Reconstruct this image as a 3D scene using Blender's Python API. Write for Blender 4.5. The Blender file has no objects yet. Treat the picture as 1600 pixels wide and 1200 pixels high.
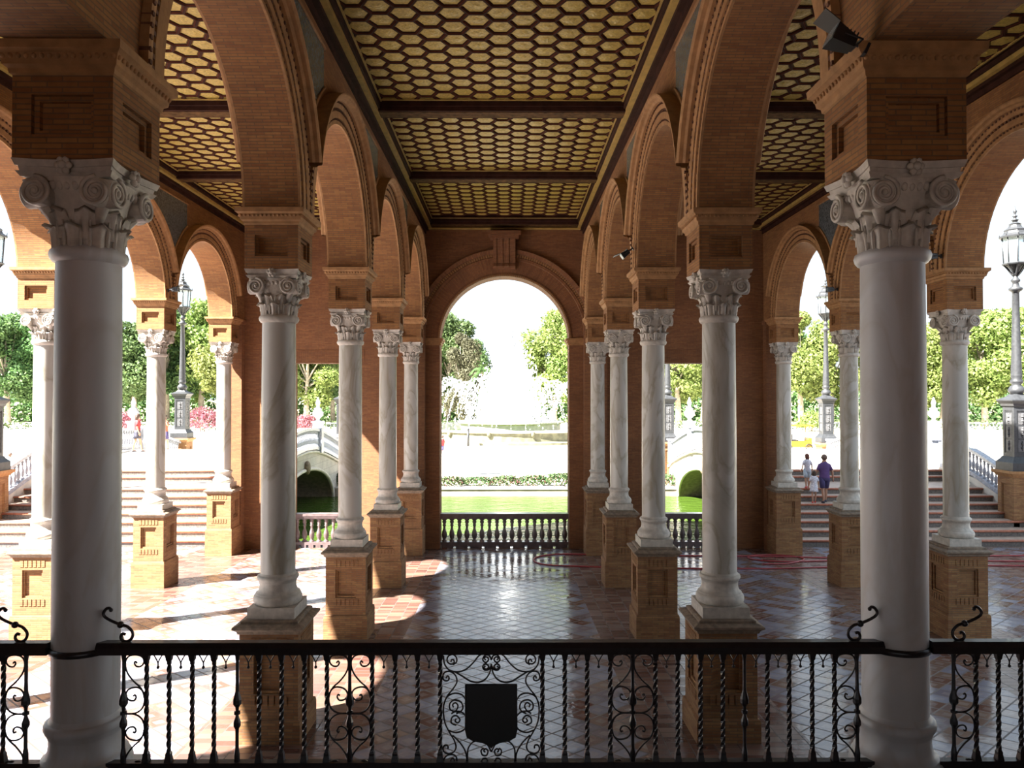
import bpy, math, random
from math import sin, cos, pi, sqrt, radians as R
from mathutils import Vector, Matrix, noise

C = bpy.context.scene.collection
scn = bpy.context.scene
random.seed(7)

# ------------------------------------------------------------------ camera, world, sun, exposure
F = 1170.0
CX, CZ = 0.118, 5.0
cam = bpy.data.cameras.new('camera')
cam.sensor_width = 36.0
cam.lens = 36.0 * F / 1600.0
cam.clip_start = 0.05; cam.clip_end = 1500
camo = bpy.data.objects.new('camera', cam); C.objects.link(camo)
camo.location = (CX, 0, CZ)
camo.rotation_euler = (R(90) + math.atan(16 / F), 0, -math.atan(6.0 / F))
scn.camera = camo

scn.view_settings.view_transform = 'Standard'
scn.view_settings.look = 'None'
scn.view_settings.gamma = 1
scn.view_settings.use_curve_mapping = False
scn.view_settings.exposure = -0.35

world = bpy.data.worlds.new('sky'); scn.world = world
world.use_nodes = True
wn = world.node_tree.nodes; wl = world.node_tree.links
for n in list(wn): wn.remove(n)
wo = wn.new('ShaderNodeOutputWorld'); bg = wn.new('ShaderNodeBackground')
tc = wn.new('ShaderNodeTexCoord'); sx = wn.new('ShaderNodeSeparateXYZ')
cr = wn.new('ShaderNodeValToRGB')
cr.color_ramp.elements[0].position = 0.0; cr.color_ramp.elements[0].color = (0.84, 0.93, 1.0, 1)
cr.color_ramp.elements[1].position = 0.7; cr.color_ramp.elements[1].color = (0.66, 0.82, 1.0, 1)
wl.new(tc.outputs['Generated'], sx.inputs[0]); wl.new(sx.outputs['Z'], cr.inputs[0])
wl.new(cr.outputs[0], bg.inputs['Color']); bg.inputs['Strength'].default_value = 1.75
wl.new(bg.outputs[0], wo.inputs[0])

sd = bpy.data.lights.new('sun', 'SUN'); sd.energy = 64.0; sd.angle = R(0.6); sd.color = (1.0, 0.95, 0.87)
sun = bpy.data.objects.new('sun', sd); C.objects.link(sun)
SUNDIR = Vector((7.3, 4.5, -8.95)).normalized()
sun.rotation_euler = SUNDIR.to_track_quat('-Z', 'Y').to_euler()
sun.location = (-30, -20, 40)

# ------------------------------------------------------------------ materials
def new_mat(name):
    m = bpy.data.materials.new(name); m.use_nodes = True
    nt = m.node_tree
    b = nt.nodes['Principled BSDF']
    return m, nt, nt.nodes, nt.links, b

def mix(nt, a, b, fac, mode='MIX'):
    n = nt.nodes.new('ShaderNodeMix'); n.data_type = 'RGBA'; n.blend_type = mode
    for sock, v in ((n.inputs[0], fac), (n.inputs[6], a), (n.inputs[7], b)):
        if hasattr(v, 'links') or isinstance(v, bpy.types.NodeSocket): nt.links.new(v, sock)
        elif isinstance(v, (int, float)): sock.default_value = v
        else: sock.default_value = (*v, 1) if len(v) == 3 else v
    return n.outputs[2]

def ramp(nt, val, stops):
    n = nt.nodes.new('ShaderNodeValToRGB'); e = n.color_ramp.elements
    while len(e) < len(stops): e.new(0.5)
    for i, (p, c) in enumerate(stops):
        e[i].position = p; e[i].color = (*c, 1) if len(c) == 3 else c
    nt.links.new(val, n.inputs[0]); return n.outputs[0]

def mathn(nt, op, a, b=None, c=None):
    n = nt.nodes.new('ShaderNodeMath'); n.operation = op
    for i, v in enumerate((a, b, c)):
        if v is None: continue
        if isinstance(v, bpy.types.NodeSocket): nt.links.new(v, n.inputs[i])
        else: n.inputs[i].default_value = v
    return n.outputs[0]

def plain(name, col, rough=0.6, metal=0.0, noise_amt=0.15, scale=6.0, bump=0.0, coat=0.0, emit=None, trans=0.0):
    m, nt, N, L, b = new_mat(name)
    tc = N.new('ShaderNodeTexCoord'); nz = N.new('ShaderNodeTexNoise')
    nz.inputs['Scale'].default_value = scale; nz.inputs['Detail'].default_value = 4
    L.new(tc.outputs['Object'], nz.inputs['Vector'])
    lo = tuple(c * (1 - noise_amt) for c in col); hi = tuple(min(1, c * (1 + noise_amt)) for c in col)
    L.new(ramp(nt, nz.outputs[0], [(0.3, lo), (0.7, hi)]), b.inputs['Base Color'])
    b.inputs['Roughness'].default_value = rough; b.inputs['Metallic'].default_value = metal
    if coat: b.inputs['Coat Weight'].default_value = coat
    if bump:
        bp = N.new('ShaderNodeBump'); bp.inputs['Strength'].default_value = bump; bp.inputs['Distance'].default_value = 0.02
        L.new(nz.outputs[0], bp.inputs['Height']); L.new(bp.outputs[0], b.inputs['Normal'])
    return m

def brick_mat(name, c1, c2, mortar, w=0.21, h=0.038, mort=0.005, rough=0.85, bump=0.5, stain=0.25):
    m, nt, N, L, b = new_mat(name)
    tc = N.new('ShaderNodeTexCoord')
    br = N.new('ShaderNodeTexBrick')
    br.inputs['Scale'].default_value = 1.0; br.inputs['Mortar Size'].default_value = mort
    br.inputs['Mortar Smooth'].default_value = 0.3
    br.inputs['Brick Width'].default_value = w; br.inputs['Row Height'].default_value = h
    br.inputs['Color1'].default_value = (*c1, 1); br.inputs['Color2'].default_value = (*c2, 1)
    br.inputs['Mortar'].default_value = (*mortar, 1)
    L.new(tc.outputs['UV'], br.inputs['Vector'])
    nz = N.new('ShaderNodeTexNoise'); nz.inputs['Scale'].default_value = 1.3; nz.inputs['Detail'].default_value = 6
    L.new(tc.outputs['Object'], nz.inputs['Vector'])
    nz2 = N.new('ShaderNodeTexNoise'); nz2.inputs['Scale'].default_value = 14; nz2.inputs['Detail'].default_value = 3
    L.new(tc.outputs['UV'], nz2.inputs['Vector'])
    f = ramp(nt, nz.outputs[0], [(0.3, (1 - stain,) * 3), (0.7, (1 + 0.0,) * 3)])
    col = mix(nt, br.outputs['Color'], f, 1.0, 'MULTIPLY')
    f2 = ramp(nt, nz2.outputs[0], [(0.3, (0.82,) * 3), (0.7, (1.0,) * 3)])
    col = mix(nt, col, f2, 1.0, 'MULTIPLY')
    L.new(col, b.inputs['Base Color'])
    b.inputs['Roughness'].default_value = rough
    bp = N.new('ShaderNodeBump'); bp.inputs['Strength'].default_value = bump; bp.inputs['Distance'].default_value = 0.012
    inv = mathn(nt, 'SUBTRACT', 1.0, br.outputs['Fac'])
    L.new(inv, bp.inputs['Height']); L.new(bp.outputs[0], b.inputs['Normal'])
    return m

def marble_mat(name, base, vein, amount, scale=1.6, rough=0.35):
    m, nt, N, L, b = new_mat(name)
    tc = N.new('ShaderNodeTexCoord'); oi = N.new('ShaderNodeObjectInfo')
    mp = N.new('ShaderNodeMapping'); mp.inputs['Scale'].default_value = (1, 1, 0.35)
    cv = N.new('ShaderNodeCombineXYZ')
    L.new(mathn(nt, 'MULTIPLY', oi.outputs['Random'], 37.0), cv.inputs[0])
    L.new(mathn(nt, 'MULTIPLY', oi.outputs['Random'], 91.0), cv.inputs[2])
    L.new(tc.outputs['Object'], mp.inputs['Vector']); L.new(cv.outputs[0], mp.inputs['Location'])
    nz = N.new('ShaderNodeTexNoise'); nz.inputs['Scale'].default_value = scale; nz.inputs['Detail'].default_value = 7
    nz.inputs['Distortion'].default_value = 1.8
    L.new(mp.outputs[0], nz.inputs['Vector'])
    v = ramp(nt, nz.outputs[0], [(0.44, (0, 0, 0)), (0.50, (1, 1, 1)), (0.54, (0.5, 0.5, 0.5)), (0.68, (0, 0, 0))])
    n2 = N.new('ShaderNodeTexNoise'); n2.inputs['Scale'].default_value = 0.8; n2.inputs['Detail'].default_value = 4
    L.new(mp.outputs[0], n2.inputs['Vector'])
    b2 = mix(nt, base, tuple(c * 0.72 for c in base), ramp(nt, n2.outputs[0], [(0.35, (0, 0, 0)), (0.7, (1, 1, 1))]))
    fac = mathn(nt, 'MULTIPLY', v, amount)
    L.new(mix(nt, b2, vein, fac), b.inputs['Base Color'])
    b.inputs['Roughness'].default_value = rough
    return m

M = {}
M['brick'] = brick_mat('orange_brick', (0.40, 0.185, 0.058), (0.29, 0.120, 0.038), (0.20, 0.12, 0.06))
M['brick_yellow'] = brick_mat('yellow_brick', (0.42, 0.225, 0.088), (0.28, 0.120, 0.048), (0.22, 0.14, 0.08))
M['brick_wall'] = brick_mat('wall_brick', (0.34, 0.145, 0.055), (0.25, 0.095, 0.038), (0.19, 0.11, 0.06))
M['terracotta'] = plain('carved_terracotta', (0.35, 0.185, 0.075), 0.8, noise_amt=0.22, scale=9, bump=0.3)
M['terracotta_dark'] = plain('dark_terracotta', (0.13, 0.06, 0.035), 0.8, noise_amt=0.3, scale=22, bump=0.4)
M['stone_cap'] = plain('weathered_cap', (0.23, 0.175, 0.125), 0.75, noise_amt=0.35, scale=14, bump=0.3)
M['marble'] = marble_mat('white_marble', (0.56, 0.54, 0.49), (0.26, 0.215, 0.13), 0.6)
M['marble_plain'] = marble_mat('plain_grey_marble', (0.66, 0.67, 0.69), (0.42, 0.38, 0.33), 0.35, rough=0.42)
M['capital'] = plain('carved_marble', (0.52, 0.48, 0.42), 0.55, noise_amt=0.18, scale=13, bump=0.4)
M['iron'] = plain('dark_wrought_iron', (0.020, 0.016, 0.020), 0.38, 0.0, 0.3, 30, 0.1, coat=0.15)
M['black'] = plain('black_paint', (0.012, 0.012, 0.014), 0.45)
M['rib'] = plain('dark_ceiling_wood', (0.045, 0.018, 0.012), 0.55, noise_amt=0.35)
M['rib_red'] = plain('red_brown_ceiling_wood', (0.11, 0.03, 0.015), 0.5, noise_amt=0.3)
M['gold'] = plain('gilded_ceiling_panel', (0.50, 0.375, 0.085), 0.5, noise_amt=0.28, scale=26, bump=0.6)
M['gold_line'] = plain('gilt_moulding', (0.50, 0.35, 0.10), 0.42, noise_amt=0.2)
M['beam'] = plain('painted_beam', (0.11, 0.06, 0.022), 0.6, noise_amt=0.5, scale=9)
for q_ in ('rib', 'beam', 'rib_red'):
    bb = M[q_].node_tree.nodes['Principled BSDF']; bb.inputs['Roughness'].default_value = 0.8; bb.inputs['Specular IOR Level'].default_value = 0.15
M['tile_blue'] = plain('blue_grey_glazed_tile', (0.09, 0.105, 0.115), 0.25, noise_amt=0.5, scale=22)
M['balustrade_dark'] = plain('dark_glazed_ceramic', (0.13, 0.095, 0.095), 0.3, noise_amt=0.3, coat=0.3)
M['ceramic_white'] = plain('white_blue_ceramic', (0.34, 0.36, 0.42), 0.35, noise_amt=0.3, scale=12)
M['stone_pale'] = plain('pale_stone', (0.62, 0.57, 0.50), 0.8, noise_amt=0.15, scale=3, bump=0.2)
M['bridge_stone'] = brick_mat('pale_bridge_blocks', (0.62, 0.58, 0.52), (0.56, 0.50, 0.44), (0.40, 0.36, 0.32), 0.9, 0.4, 0.012, 0.8, 0.3)
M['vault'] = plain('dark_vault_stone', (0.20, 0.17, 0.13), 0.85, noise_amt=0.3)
M['moss_stone'] = plain('mossy_wet_stone', (0.13, 0.13, 0.085), 0.7, noise_amt=0.4, scale=2)
M['canal_stone'] = plain('stained_canal_stone', (0.30, 0.26, 0.22), 0.85, noise_amt=0.35, scale=1.2)
M['plaza'] = plain('pale_plaza_gravel', (0.66, 0.60, 0.50), 0.95, noise_amt=0.06, scale=0.6)
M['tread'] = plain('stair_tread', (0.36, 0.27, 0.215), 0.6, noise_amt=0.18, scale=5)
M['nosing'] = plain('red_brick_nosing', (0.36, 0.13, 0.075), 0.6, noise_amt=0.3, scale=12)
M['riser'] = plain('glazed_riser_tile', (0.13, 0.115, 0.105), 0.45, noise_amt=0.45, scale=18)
M['lamp_metal'] = plain('grey_cast_iron', (0.032, 0.034, 0.038), 0.5, noise_amt=0.3, scale=10)
M['lamp_panel'] = plain('pale_lamp_panel', (0.09, 0.09, 0.095), 0.5, noise_amt=0.4, scale=16)
M['hose'] = plain('red_rubber_hose', (0.34, 0.045, 0.05), 0.35)
M['skin'] = plain('skin', (0.42, 0.23, 0.15), 0.5, noise_amt=0.06)
M['hair'] = plain('dark_brown_hair', (0.05, 0.028, 0.018), 0.6)
M['hair_red'] = plain('auburn_hair', (0.14, 0.045, 0.03), 0.6)
M['hair_grey'] = plain('short_grey_brown_hair', (0.16, 0.10, 0.08), 0.7)
M['purple'] = plain('purple_cloth', (0.11, 0.06, 0.20), 0.85)
M['navy'] = plain('navy_cloth', (0.055, 0.045, 0.13), 0.85)
M['white_cloth'] = plain('white_patterned_cloth', (0.66, 0.66, 0.80), 0.85, noise_amt=0.4, scale=30)
M['pale_blue_cloth'] = plain('pale_blue_cloth', (0.50, 0.60, 0.70), 0.85)
M['red_cloth'] = plain('red_cloth', (0.30, 0.035, 0.04), 0.85, noise_amt=0.3)
M['orange_cloth'] = plain('orange_cloth', (0.32, 0.11, 0.06), 0.85, noise_amt=0.2)
M['shoe'] = plain('dark_shoe', (0.03, 0.03, 0.05), 0.6)
M['red_shoe'] = plain('red_shoe', (0.55, 0.05, 0.05), 0.6)
M['yellow'] = plain('yellow_paint', (0.22, 0.14, 0.006), 0.4)
M['bark'] = plain('pale_bark', (0.36, 0.31, 0.24), 0.9, noise_amt=0.35, scale=3, bump=0.4)
M['earth'] = plain('park_ground', (0.26, 0.24, 0.14), 0.95, noise_amt=0.3, scale=0.3)

def glass_mat():
    m, nt, N, L, b = new_mat('lantern_glass')
    b.inputs['Base Color'].default_value = (0.80, 0.92, 0.95, 1); b.inputs['Roughness'].default_value = 0.15
    b.inputs['Transmission Weight'].default_value = 0.75; b.inputs['IOR'].default_value = 1.1
    return m
M['glass'] = glass_mat()

def leaf_mat(name, a, bcol, transl=0.35):
    m, nt, N, L, b = new_mat(name)
    oi = N.new('ShaderNodeObjectInfo'); geo = N.new('ShaderNodeNewGeometry')
    col = ramp(nt, geo.outputs['Random Per Island'], [(0.0, a), (1.0, bcol)])
    hs = N.new('ShaderNodeHueSaturation')
    L.new(mathn(nt, 'MULTIPLY_ADD', oi.outputs['Random'], 0.05, 0.475), hs.inputs['Hue'])
    L.new(mathn(nt, 'MULTIPLY_ADD', oi.outputs['Random'], 0.4, 0.8), hs.inputs['Value'])
    L.new(col, hs.inputs['Color'])
    b.inputs['Roughness'].default_value = 0.7
    L.new(hs.outputs[0], b.inputs['Base Color'])
    tr = N.new('ShaderNodeBsdfTranslucent'); L.new(hs.outputs[0], tr.inputs['Color'])
    ms = N.new('ShaderNodeMixShader'); ms.inputs[0].default_value = transl
    out = N['Material Output']
    L.new(b.outputs[0], ms.inputs[1]); L.new(tr.outputs[0], ms.inputs[2]); L.new(ms.outputs[0], out.inputs[0])
    return m
M['leaf'] = leaf_mat('green_leaves', (0.045, 0.10, 0.03), (0.13, 0.22, 0.07))
M['leaf_light'] = leaf_mat('yellow_green_leaves', (0.10, 0.155, 0.03), (0.25, 0.31, 0.085))
M['leaf_olive'] = leaf_mat('olive_leaves', (0.07, 0.075, 0.04), (0.14, 0.145, 0.08))
M['leaf_hedge'] = leaf_mat('hedge_leaves', (0.03, 0.065, 0.02), (0.09, 0.14, 0.045))
M['petal_pink'] = leaf_mat('pink_blossom', (0.28, 0.07, 0.09), (0.42, 0.19, 0.19))

def water_mat():
    m, nt, N, L, b = new_mat('green_canal_water')
    tc = N.new('ShaderNodeTexCoord'); nz = N.new('ShaderNodeTexNoise')
    mp = N.new('ShaderNodeMapping'); mp.inputs['Scale'].default_value = (0.5, 1.0, 1)
    L.new(tc.outputs['Object'], mp.inputs[0]); L.new(mp.outputs[0], nz.inputs['Vector'])
    nz.inputs['Scale'].default_value = 3.2; nz.inputs['Detail'].default_value = 3
    b.inputs['Base Color'].default_value = (0.040, 0.072, 0.010, 1)  # green base also stands in for the trees mirrored in the canal
    b.inputs['Roughness'].default_value = 0.06; b.inputs['IOR'].default_value = 1.12
    bp = N.new('ShaderNodeBump'); bp.inputs['Strength'].default_value = 0.8; bp.inputs['Distance'].default_value = 0.14
    L.new(nz.outputs[0], bp.inputs['Height']); L.new(bp.outputs[0], b.inputs['Normal'])
    return m
M['water'] = water_mat()

def spray_mat():
    m, nt, N, L, b = new_mat('white_water_spray')
    b.inputs['Base Color'].default_value = (0.9, 0.93, 0.95, 1); b.inputs['Roughness'].default_value = 0.5
    tr = N.new('ShaderNodeBsdfTranslucent'); tr.inputs[0].default_value = (0.95, 0.97, 1, 1)
    ms = N.new('ShaderNodeMixShader'); ms.inputs[0].default_value = 0.5
    L.new(b.outputs[0], ms.inputs[1]); L.new(tr.outputs[0], ms.inputs[2])
    L.new(ms.outputs[0], N['Material Output'].inputs[0])
    return m
M['spray'] = spray_mat()

def floor_mat():
    m, nt, N, L, b = new_mat('patterned_ceramic_floor')
    tc = N.new('ShaderNodeTexCoord'); sp = N.new('ShaderNodeSeparateXYZ')
    L.new(tc.outputs['Object'], sp.inputs[0])
    x, y = sp.outputs[0], sp.outputs[1]
    def mt(op, a, b_=None, c=None): return mathn(nt, op, a, b_, c)
    ax = mt('ABSOLUTE', x)
    # lozenges
    u = mt('DIVIDE', x, 0.46); v = mt('DIVIDE', y, 0.40)
    a = mt('ADD', u, v); c = mt('SUBTRACT', u, v)
    fa, fc = mt('FRACT', a), mt('FRACT', c)
    ia, ic = mt('FLOOR', a), mt('FLOOR', c)
    def line(f, w):
        return mt('MAXIMUM', mt('LESS_THAN', f, w), mt('GREATER_THAN', f, 1 - w))
    l1 = mt('MAXIMUM', line(fa, 0.04), line(fc, 0.04))
    cv = N.new('ShaderNodeCombineXYZ'); L.new(ia, cv.inputs[0]); L.new(ic, cv.inputs[1])
    # rectangular bricks in the bands beside the pillars
    bx = mt('DIVIDE', x, 0.30); by = mt('DIVIDE', y, 0.15)
    ibx = mt('FLOOR', bx)
    by2 = mt('ADD', by, mt('MULTIPLY', ibx, 0.5))
    l2 = mt('MAXIMUM', line(mt('FRACT', bx), 0.025), line(mt('FRACT', by2), 0.04))
    cv2 = N.new('ShaderNodeCombineXYZ'); L.new(ibx, cv2.inputs[0]); L.new(mt('FLOOR', by2), cv2.inputs[1])
    cv2.inputs[2].default_value = 5
    # position across one aisle (period 5.8)
    t = mt('ABSOLUTE', mt('SUBTRACT', mt('MODULO', mt('ADD', ax, 2.9), 5.8), 2.9))   # 0 in the aisle middle, 2.9 on the pillar line
    band = mt('GREATER_THAN', t, 1.85)
    cell = N.new('ShaderNodeMix'); cell.data_type = 'VECTOR'
    L.new(band, cell.inputs[0]); L.new(cv.outputs[0], cell.inputs[4]); L.new(cv2.outputs[0], cell.inputs[5])
    wnz = N.new('ShaderNodeTexWhiteNoise'); wnz.noise_dimensions = '3D'; L.new(cell.outputs[1], wnz.inputs['Vector'])
    ln = N.new('ShaderNodeMix'); L.new(band, ln.inputs[0]); L.new(l1, ln.inputs[2]); L.new(l2, ln.inputs[3])
    field = ramp(nt, wnz.outputs['Value'], [(0.0, (0.16, 0.075, 0.06)), (0.3, (0.24, 0.165, 0.125)), (0.5, (0.17, 0.13, 0.15)), (0.7, (0.23, 0.23, 0.29)), (1.0, (0.27, 0.28, 0.36))])  # lilac stops carry the sky's bluish reflection in the base colour
    bandc = ramp(nt, wnz.outputs['Value'], [(0.0, (0.11, 0.05, 0.04)), (0.6, (0.18, 0.095, 0.07)), (1.0, (0.22, 0.14, 0.10))])
    col = mix(nt, field, bandc, band)
    # dots inside lozenges
    da = mt('SUBTRACT', fa, 0.5); dc = mt('SUBTRACT', fc, 0.5)
    rr = mt('MAXIMUM', mt('ABSOLUTE', da), mt('ABSOLUTE', dc))
    inner = mt('MULTIPLY', mt('LESS_THAN', rr, 0.20), mt('SUBTRACT', 1.0, band))
    inner = mt('MULTIPLY', inner, 0.35)
    col = mix(nt, col, (0.40, 0.37, 0.36), inner)
    nz = N.new('ShaderNodeTexNoise'); nz.inputs['Scale'].default_value = 0.9; nz.inputs['Detail'].default_value = 5
    L.new(tc.outputs['Object'], nz.inputs['Vector'])
    col = mix(nt, col, ramp(nt, nz.outputs[0], [(0.3, (0.75,) * 3), (0.7, (1,) * 3)]), 1.0, 'MULTIPLY')
    col = mix(nt, col, (0.09, 0.07, 0.065), ln.outputs[0])
    L.new(col, b.inputs['Base Color'])
    ro = mt('MULTIPLY_ADD', wnz.outputs['Value'], 0.14, 0.09)
    ro = mt('ADD', ro, mt('MULTIPLY', ln.outputs[0], 0.4))
    ro = mt('ADD', ro, mt('MULTIPLY', band, 0.10))
    L.new(ro, b.inputs['Roughness'])
    b.inputs['IOR'].default_value = 1.6
    bp = N.new('ShaderNodeBump'); bp.inputs['Strength'].default_value = 0.6; bp.inputs['Distance'].default_value = 0.006
    nz3 = N.new('ShaderNodeTexNoise'); nz3.inputs['Scale'].default_value = 5; L.new(tc.outputs['Object'], nz3.inputs['Vector'])
    hgt = mt('SUBTRACT', mt('MULTIPLY', nz3.outputs[0], 1.2), ln.outputs[0])
    L.new(hgt, bp.inputs['Height']); L.new(bp.outputs[0], b.inputs['Normal'])
    return m
M['floor'] = floor_mat()

# ------------------------------------------------------------------ mesh builder
class MB:
    def __init__(s):
        s.v = []; s.f = []; s.uv = []; s.mi = []; s.sm = []
    def add(s, verts, faces, mi=0, smooth=False, uvs=None):
        o = len(s.v); s.v += [tuple(p) for p in verts]
        for i, f in enumerate(faces):
            s.f.append([k + o for k in f]); s.mi.append(mi); s.sm.append(smooth)
            s.uv.append(uvs[i] if uvs else None)
    def box(s, x0, x1, y0, y1, z0, z1, mi=0):
        v = [(x0, y0, z0), (x1, y0, z0), (x1, y1, z0), (x0, y1, z0), (x0, y0, z1), (x1, y0, z1), (x1, y1, z1), (x0, y1, z1)]
        s.add(v, [(0, 3, 2, 1), (4, 5, 6, 7), (0, 1, 5, 4), (1, 2, 6, 5), (2, 3, 7, 6), (3, 0, 4, 7)], mi)
    def sq_stack(s, prof, cx=0, cy=0, mi=0, cap=True, ry=None):
        """square cross sections: prof = [(half, z), ...]"""
        v = []; f = []
        for h, z in prof:
            v += [(cx - h, cy - h, z), (cx + h, cy - h, z), (cx + h, cy + h, z), (cx - h, cy + h, z)]
        for i in range(len(prof) - 1):
            for k in range(4):
                a = i * 4 + k; b2 = i * 4 + (k + 1) % 4
                f.append((a, b2, b2 + 4, a + 4))
        if cap:
            f.append((3, 2, 1, 0)); n = (len(prof) - 1) * 4; f.append((n, n + 1, n + 2, n + 3))
        s.add(v, f, mi)
    def panel_box(s, h, z0, z1, pw, pz0, pz1, dep, cx=0, cy=0, mi=0, step=True):
        """square block whose four faces each carry a recessed panel"""
        for k in range(4):
            a = k * pi / 2
            def T(u, d, z):
                x, y = u, -(h - d)
                return (cx + x * cos(a) - y * sin(a), cy + x * sin(a) + y * cos(a), z)
            w2 = pw - 0.035; e = 0.035
            v = [T(-h, 0, z0), T(h, 0, z0), T(h, 0, z1), T(-h, 0, z1),
                 T(-pw, 0, pz0), T(pw, 0, pz0), T(pw, 0, pz1), T(-pw, 0, pz1),
                 T(-pw, dep * .5, pz0), T(pw, dep * .5, pz0), T(pw, dep * .5, pz1), T(-pw, dep * .5, pz1),
                 T(-w2, dep * .5, pz0 + e), T(w2, dep * .5, pz0 + e), T(w2, dep * .5, pz1 - e), T(-w2, dep * .5, pz1 - e),
                 T(-w2, dep, pz0 + e), T(w2, dep, pz0 + e), T(w2, dep, pz1 - e), T(-w2, dep, pz1 - e)]
            f = []
            for o in (0, 4, 8, 12):
                for j in range(4):
                    f.append((o + j, o + (j + 1) % 4, o + 4 + (j + 1) % 4, o + 4 + j))
            f.append((16, 17, 18, 19))
            s.add(v, f, mi)
    def lathe(s, prof, n=24, c=(0, 0, 0), mi=0, smooth=True, cap=True, sx=1, sy=1, a0=0):
        v = []; f = []
        for r, z in prof:
            for k in range(n):
                a = a0 + 2 * pi * k / n
                v.append((c[0] + r * cos(a) * sx, c[1] + r * sin(a) * sy, c[2] + z))
        uv = []
        for i in range(len(prof) - 1):
            for k in range(n):
                k2 = (k + 1) % n
                f.append((i * n + k, i * n + k2, (i + 1) * n + k2, (i + 1) * n + k))
        s.add(v, f, mi, smooth)
        if cap:
            s.add(v[:n][::-1], [tuple(range(n))], mi); s.add(v[-n:], [tuple(range(n))], mi)
    def tube(s, pts, r, n=6, mi=0, smooth=True, cap=True):
        pts = [Vector(p) for p in pts]
        rr = r if isinstance(r, (list, tuple)) else [r] * len(pts)
        v = []; f = []
        up = None
        for i, p in enumerate(pts):
            d = (pts[min(i + 1, len(pts) - 1)] - pts[max(i - 1, 0)])
            if d.length < 1e-9: d = Vector((0, 0, 1))
            d.normalize()
            if up is None:
                up = Vector((0, 0, 1)) if abs(d.z) < 0.9 else Vector((0, 1, 0))
            e1 = up - d * up.dot(d)
            if e1.length < 1e-4: e1 = d.orthogonal()
            e1.normalize(); e2 = d.cross(e1); up = e1
            for k in range(n):
                a = 2 * pi * k / n
                v.append(p + (e1 * cos(a) + e2 * sin(a)) * rr[i])
        for i in range(len(pts) - 1):
            for k in range(n):
                k2 = (k + 1) % n
                f.append((i * n + k, i * n + k2, (i + 1) * n + k2, (i + 1) * n + k))
        if cap:
            f.append(tuple(range(n))[::-1]); f.append(tuple((len(pts) - 1) * n + k for k in range(n)))
        s.add(v, f, mi, smooth)
    def loft(s, secs, n=14, mi=0, smooth=True):
        """elliptical sections: (cx,cy,cz,rx,ry)"""
        v = []; f = []
        for (cx, cy, cz, rx, ry) in secs:
            for k in range(n):
                a = 2 * pi * k / n; v.append((cx + rx * cos(a), cy + ry * sin(a), cz))
        for i in range(len(secs) - 1):
            for k in range(n):
                k2 = (k + 1) % n
                f.append((i * n + k, i * n + k2, (i + 1) * n + k2, (i + 1) * n + k))
        f.append(tuple(range(n))[::-1]); f.append(tuple((len(secs) - 1) * n + k for k in range(n)))
        s.add(v, f, mi, smooth)
    def ball(s, c, r, n=10, mi=0, sc=(1, 1, 1)):
        prof = [(r * max(0.02, sin(pi * i / 6)), -r * cos(pi * i / 6) * sc[2]) for i in range(7)]
        s.lathe(prof, n, c, mi, True, False, sc[0], sc[1])
    def sheet(s, P, mi=0, smooth=False, uvf=None, flip=False):
        """grid P[i][j] of points"""
        ni, nj = len(P), len(P[0]); v = [p for row in P for p in row]; f = []; uv = []
        for i in range(ni - 1):
            for j in range(nj - 1):
                q = (i * nj + j, i * nj + j + 1, (i + 1) * nj + j + 1, (i + 1) * nj + j)
                if flip: q = q[::-1]
                f.append(q)
                if uvf:
                    U = [uvf(i, j), uvf(i, j + 1), uvf(i + 1, j + 1), uvf(i + 1, j)]
                    if flip: U = U[::-1]
                    uv.append(U)
        s.add(v, f, mi, smooth, uv if uvf else None)
    def build(s, name, mats, parent=None):
        me = bpy.data.meshes.new(name)
        me.from_pydata(s.v, [], s.f); 
        if not isinstance(mats, (list, tuple)): mats = [mats]
        for m in mats: me.materials.append(m)
        me.polygons.foreach_set('material_index', s.mi)
        me.polygons.foreach_set('use_smooth', s.sm)
        uvl = me.uv_layers.new(name='UVMap')
        me.update()
        data = []
        for p in me.polygons:
            u = s.uv[p.index]
            if u: 
                for q in u: data += q
            else:
                nx, ny, nz = abs(p.normal.x), abs(p.normal.y), abs(p.normal.z)
                for vi in p.vertices:
                    x, y, z = s.v[vi]
                    if nz > nx and nz > ny: data += (x, y)
                    elif nx > ny: data += (y, z)
                    else: data += (x, z)
        uvl.data.foreach_set('uv', data)
        o = bpy.data.objects.new(name, me); C.objects.link(o)
        if parent: o.parent = parent
        return o

def tag(o, label=None, cat=None, group=None, kind=None):
    if label: o['label'] = label
    if cat: o['category'] = cat
    if group: o['group'] = group
    if kind: o['kind'] = kind
    return o
def empty(name, loc=(0, 0, 0), rz=0, label=None, cat=None, group=None, kind=None):
    o = bpy.data.objects.new(name, None); C.objects.link(o); o.location = loc; o.rotation_euler.z = rz
    o.empty_display_size = 0.2
    return tag(o, label, cat, group, kind)
def copy_tree(o, parent=None):
    c = o.copy(); C.objects.link(c)
    if parent: c.parent = parent
    for ch in [x for x in bpy.data.objects if x.parent == o]: copy_tree(ch, c)
    return c
def recalc(o):
    import bmesh
    bm = bmesh.new(); bm.from_mesh(o.data); bmesh.ops.recalc_face_normals(bm, faces=bm.faces); bm.to_mesh(o.data); bm.free()
    return o

# ------------------------------------------------------------------ layout numbers
S = 4.47
YR = [5.40 + S * k for k in range(5)]           # five pillar rows, nearest first
XI, XO = 2.90, 8.70                             # inner and outer arcade lines
HW = 0.34                                       # half thickness of arcades
ZS = 7.37                                       # arch springing
AR = S / 2 - HW                                 # arch radius
ZC = 10.55                                      # ceiling panels
YW0, YW1 = 24.10, 24.80                         # end wall
YF = 5.62                                       # front of the gallery the camera stands on
def zf(y): return 0.60 - 0.0385 * (y - 9.45)

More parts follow.
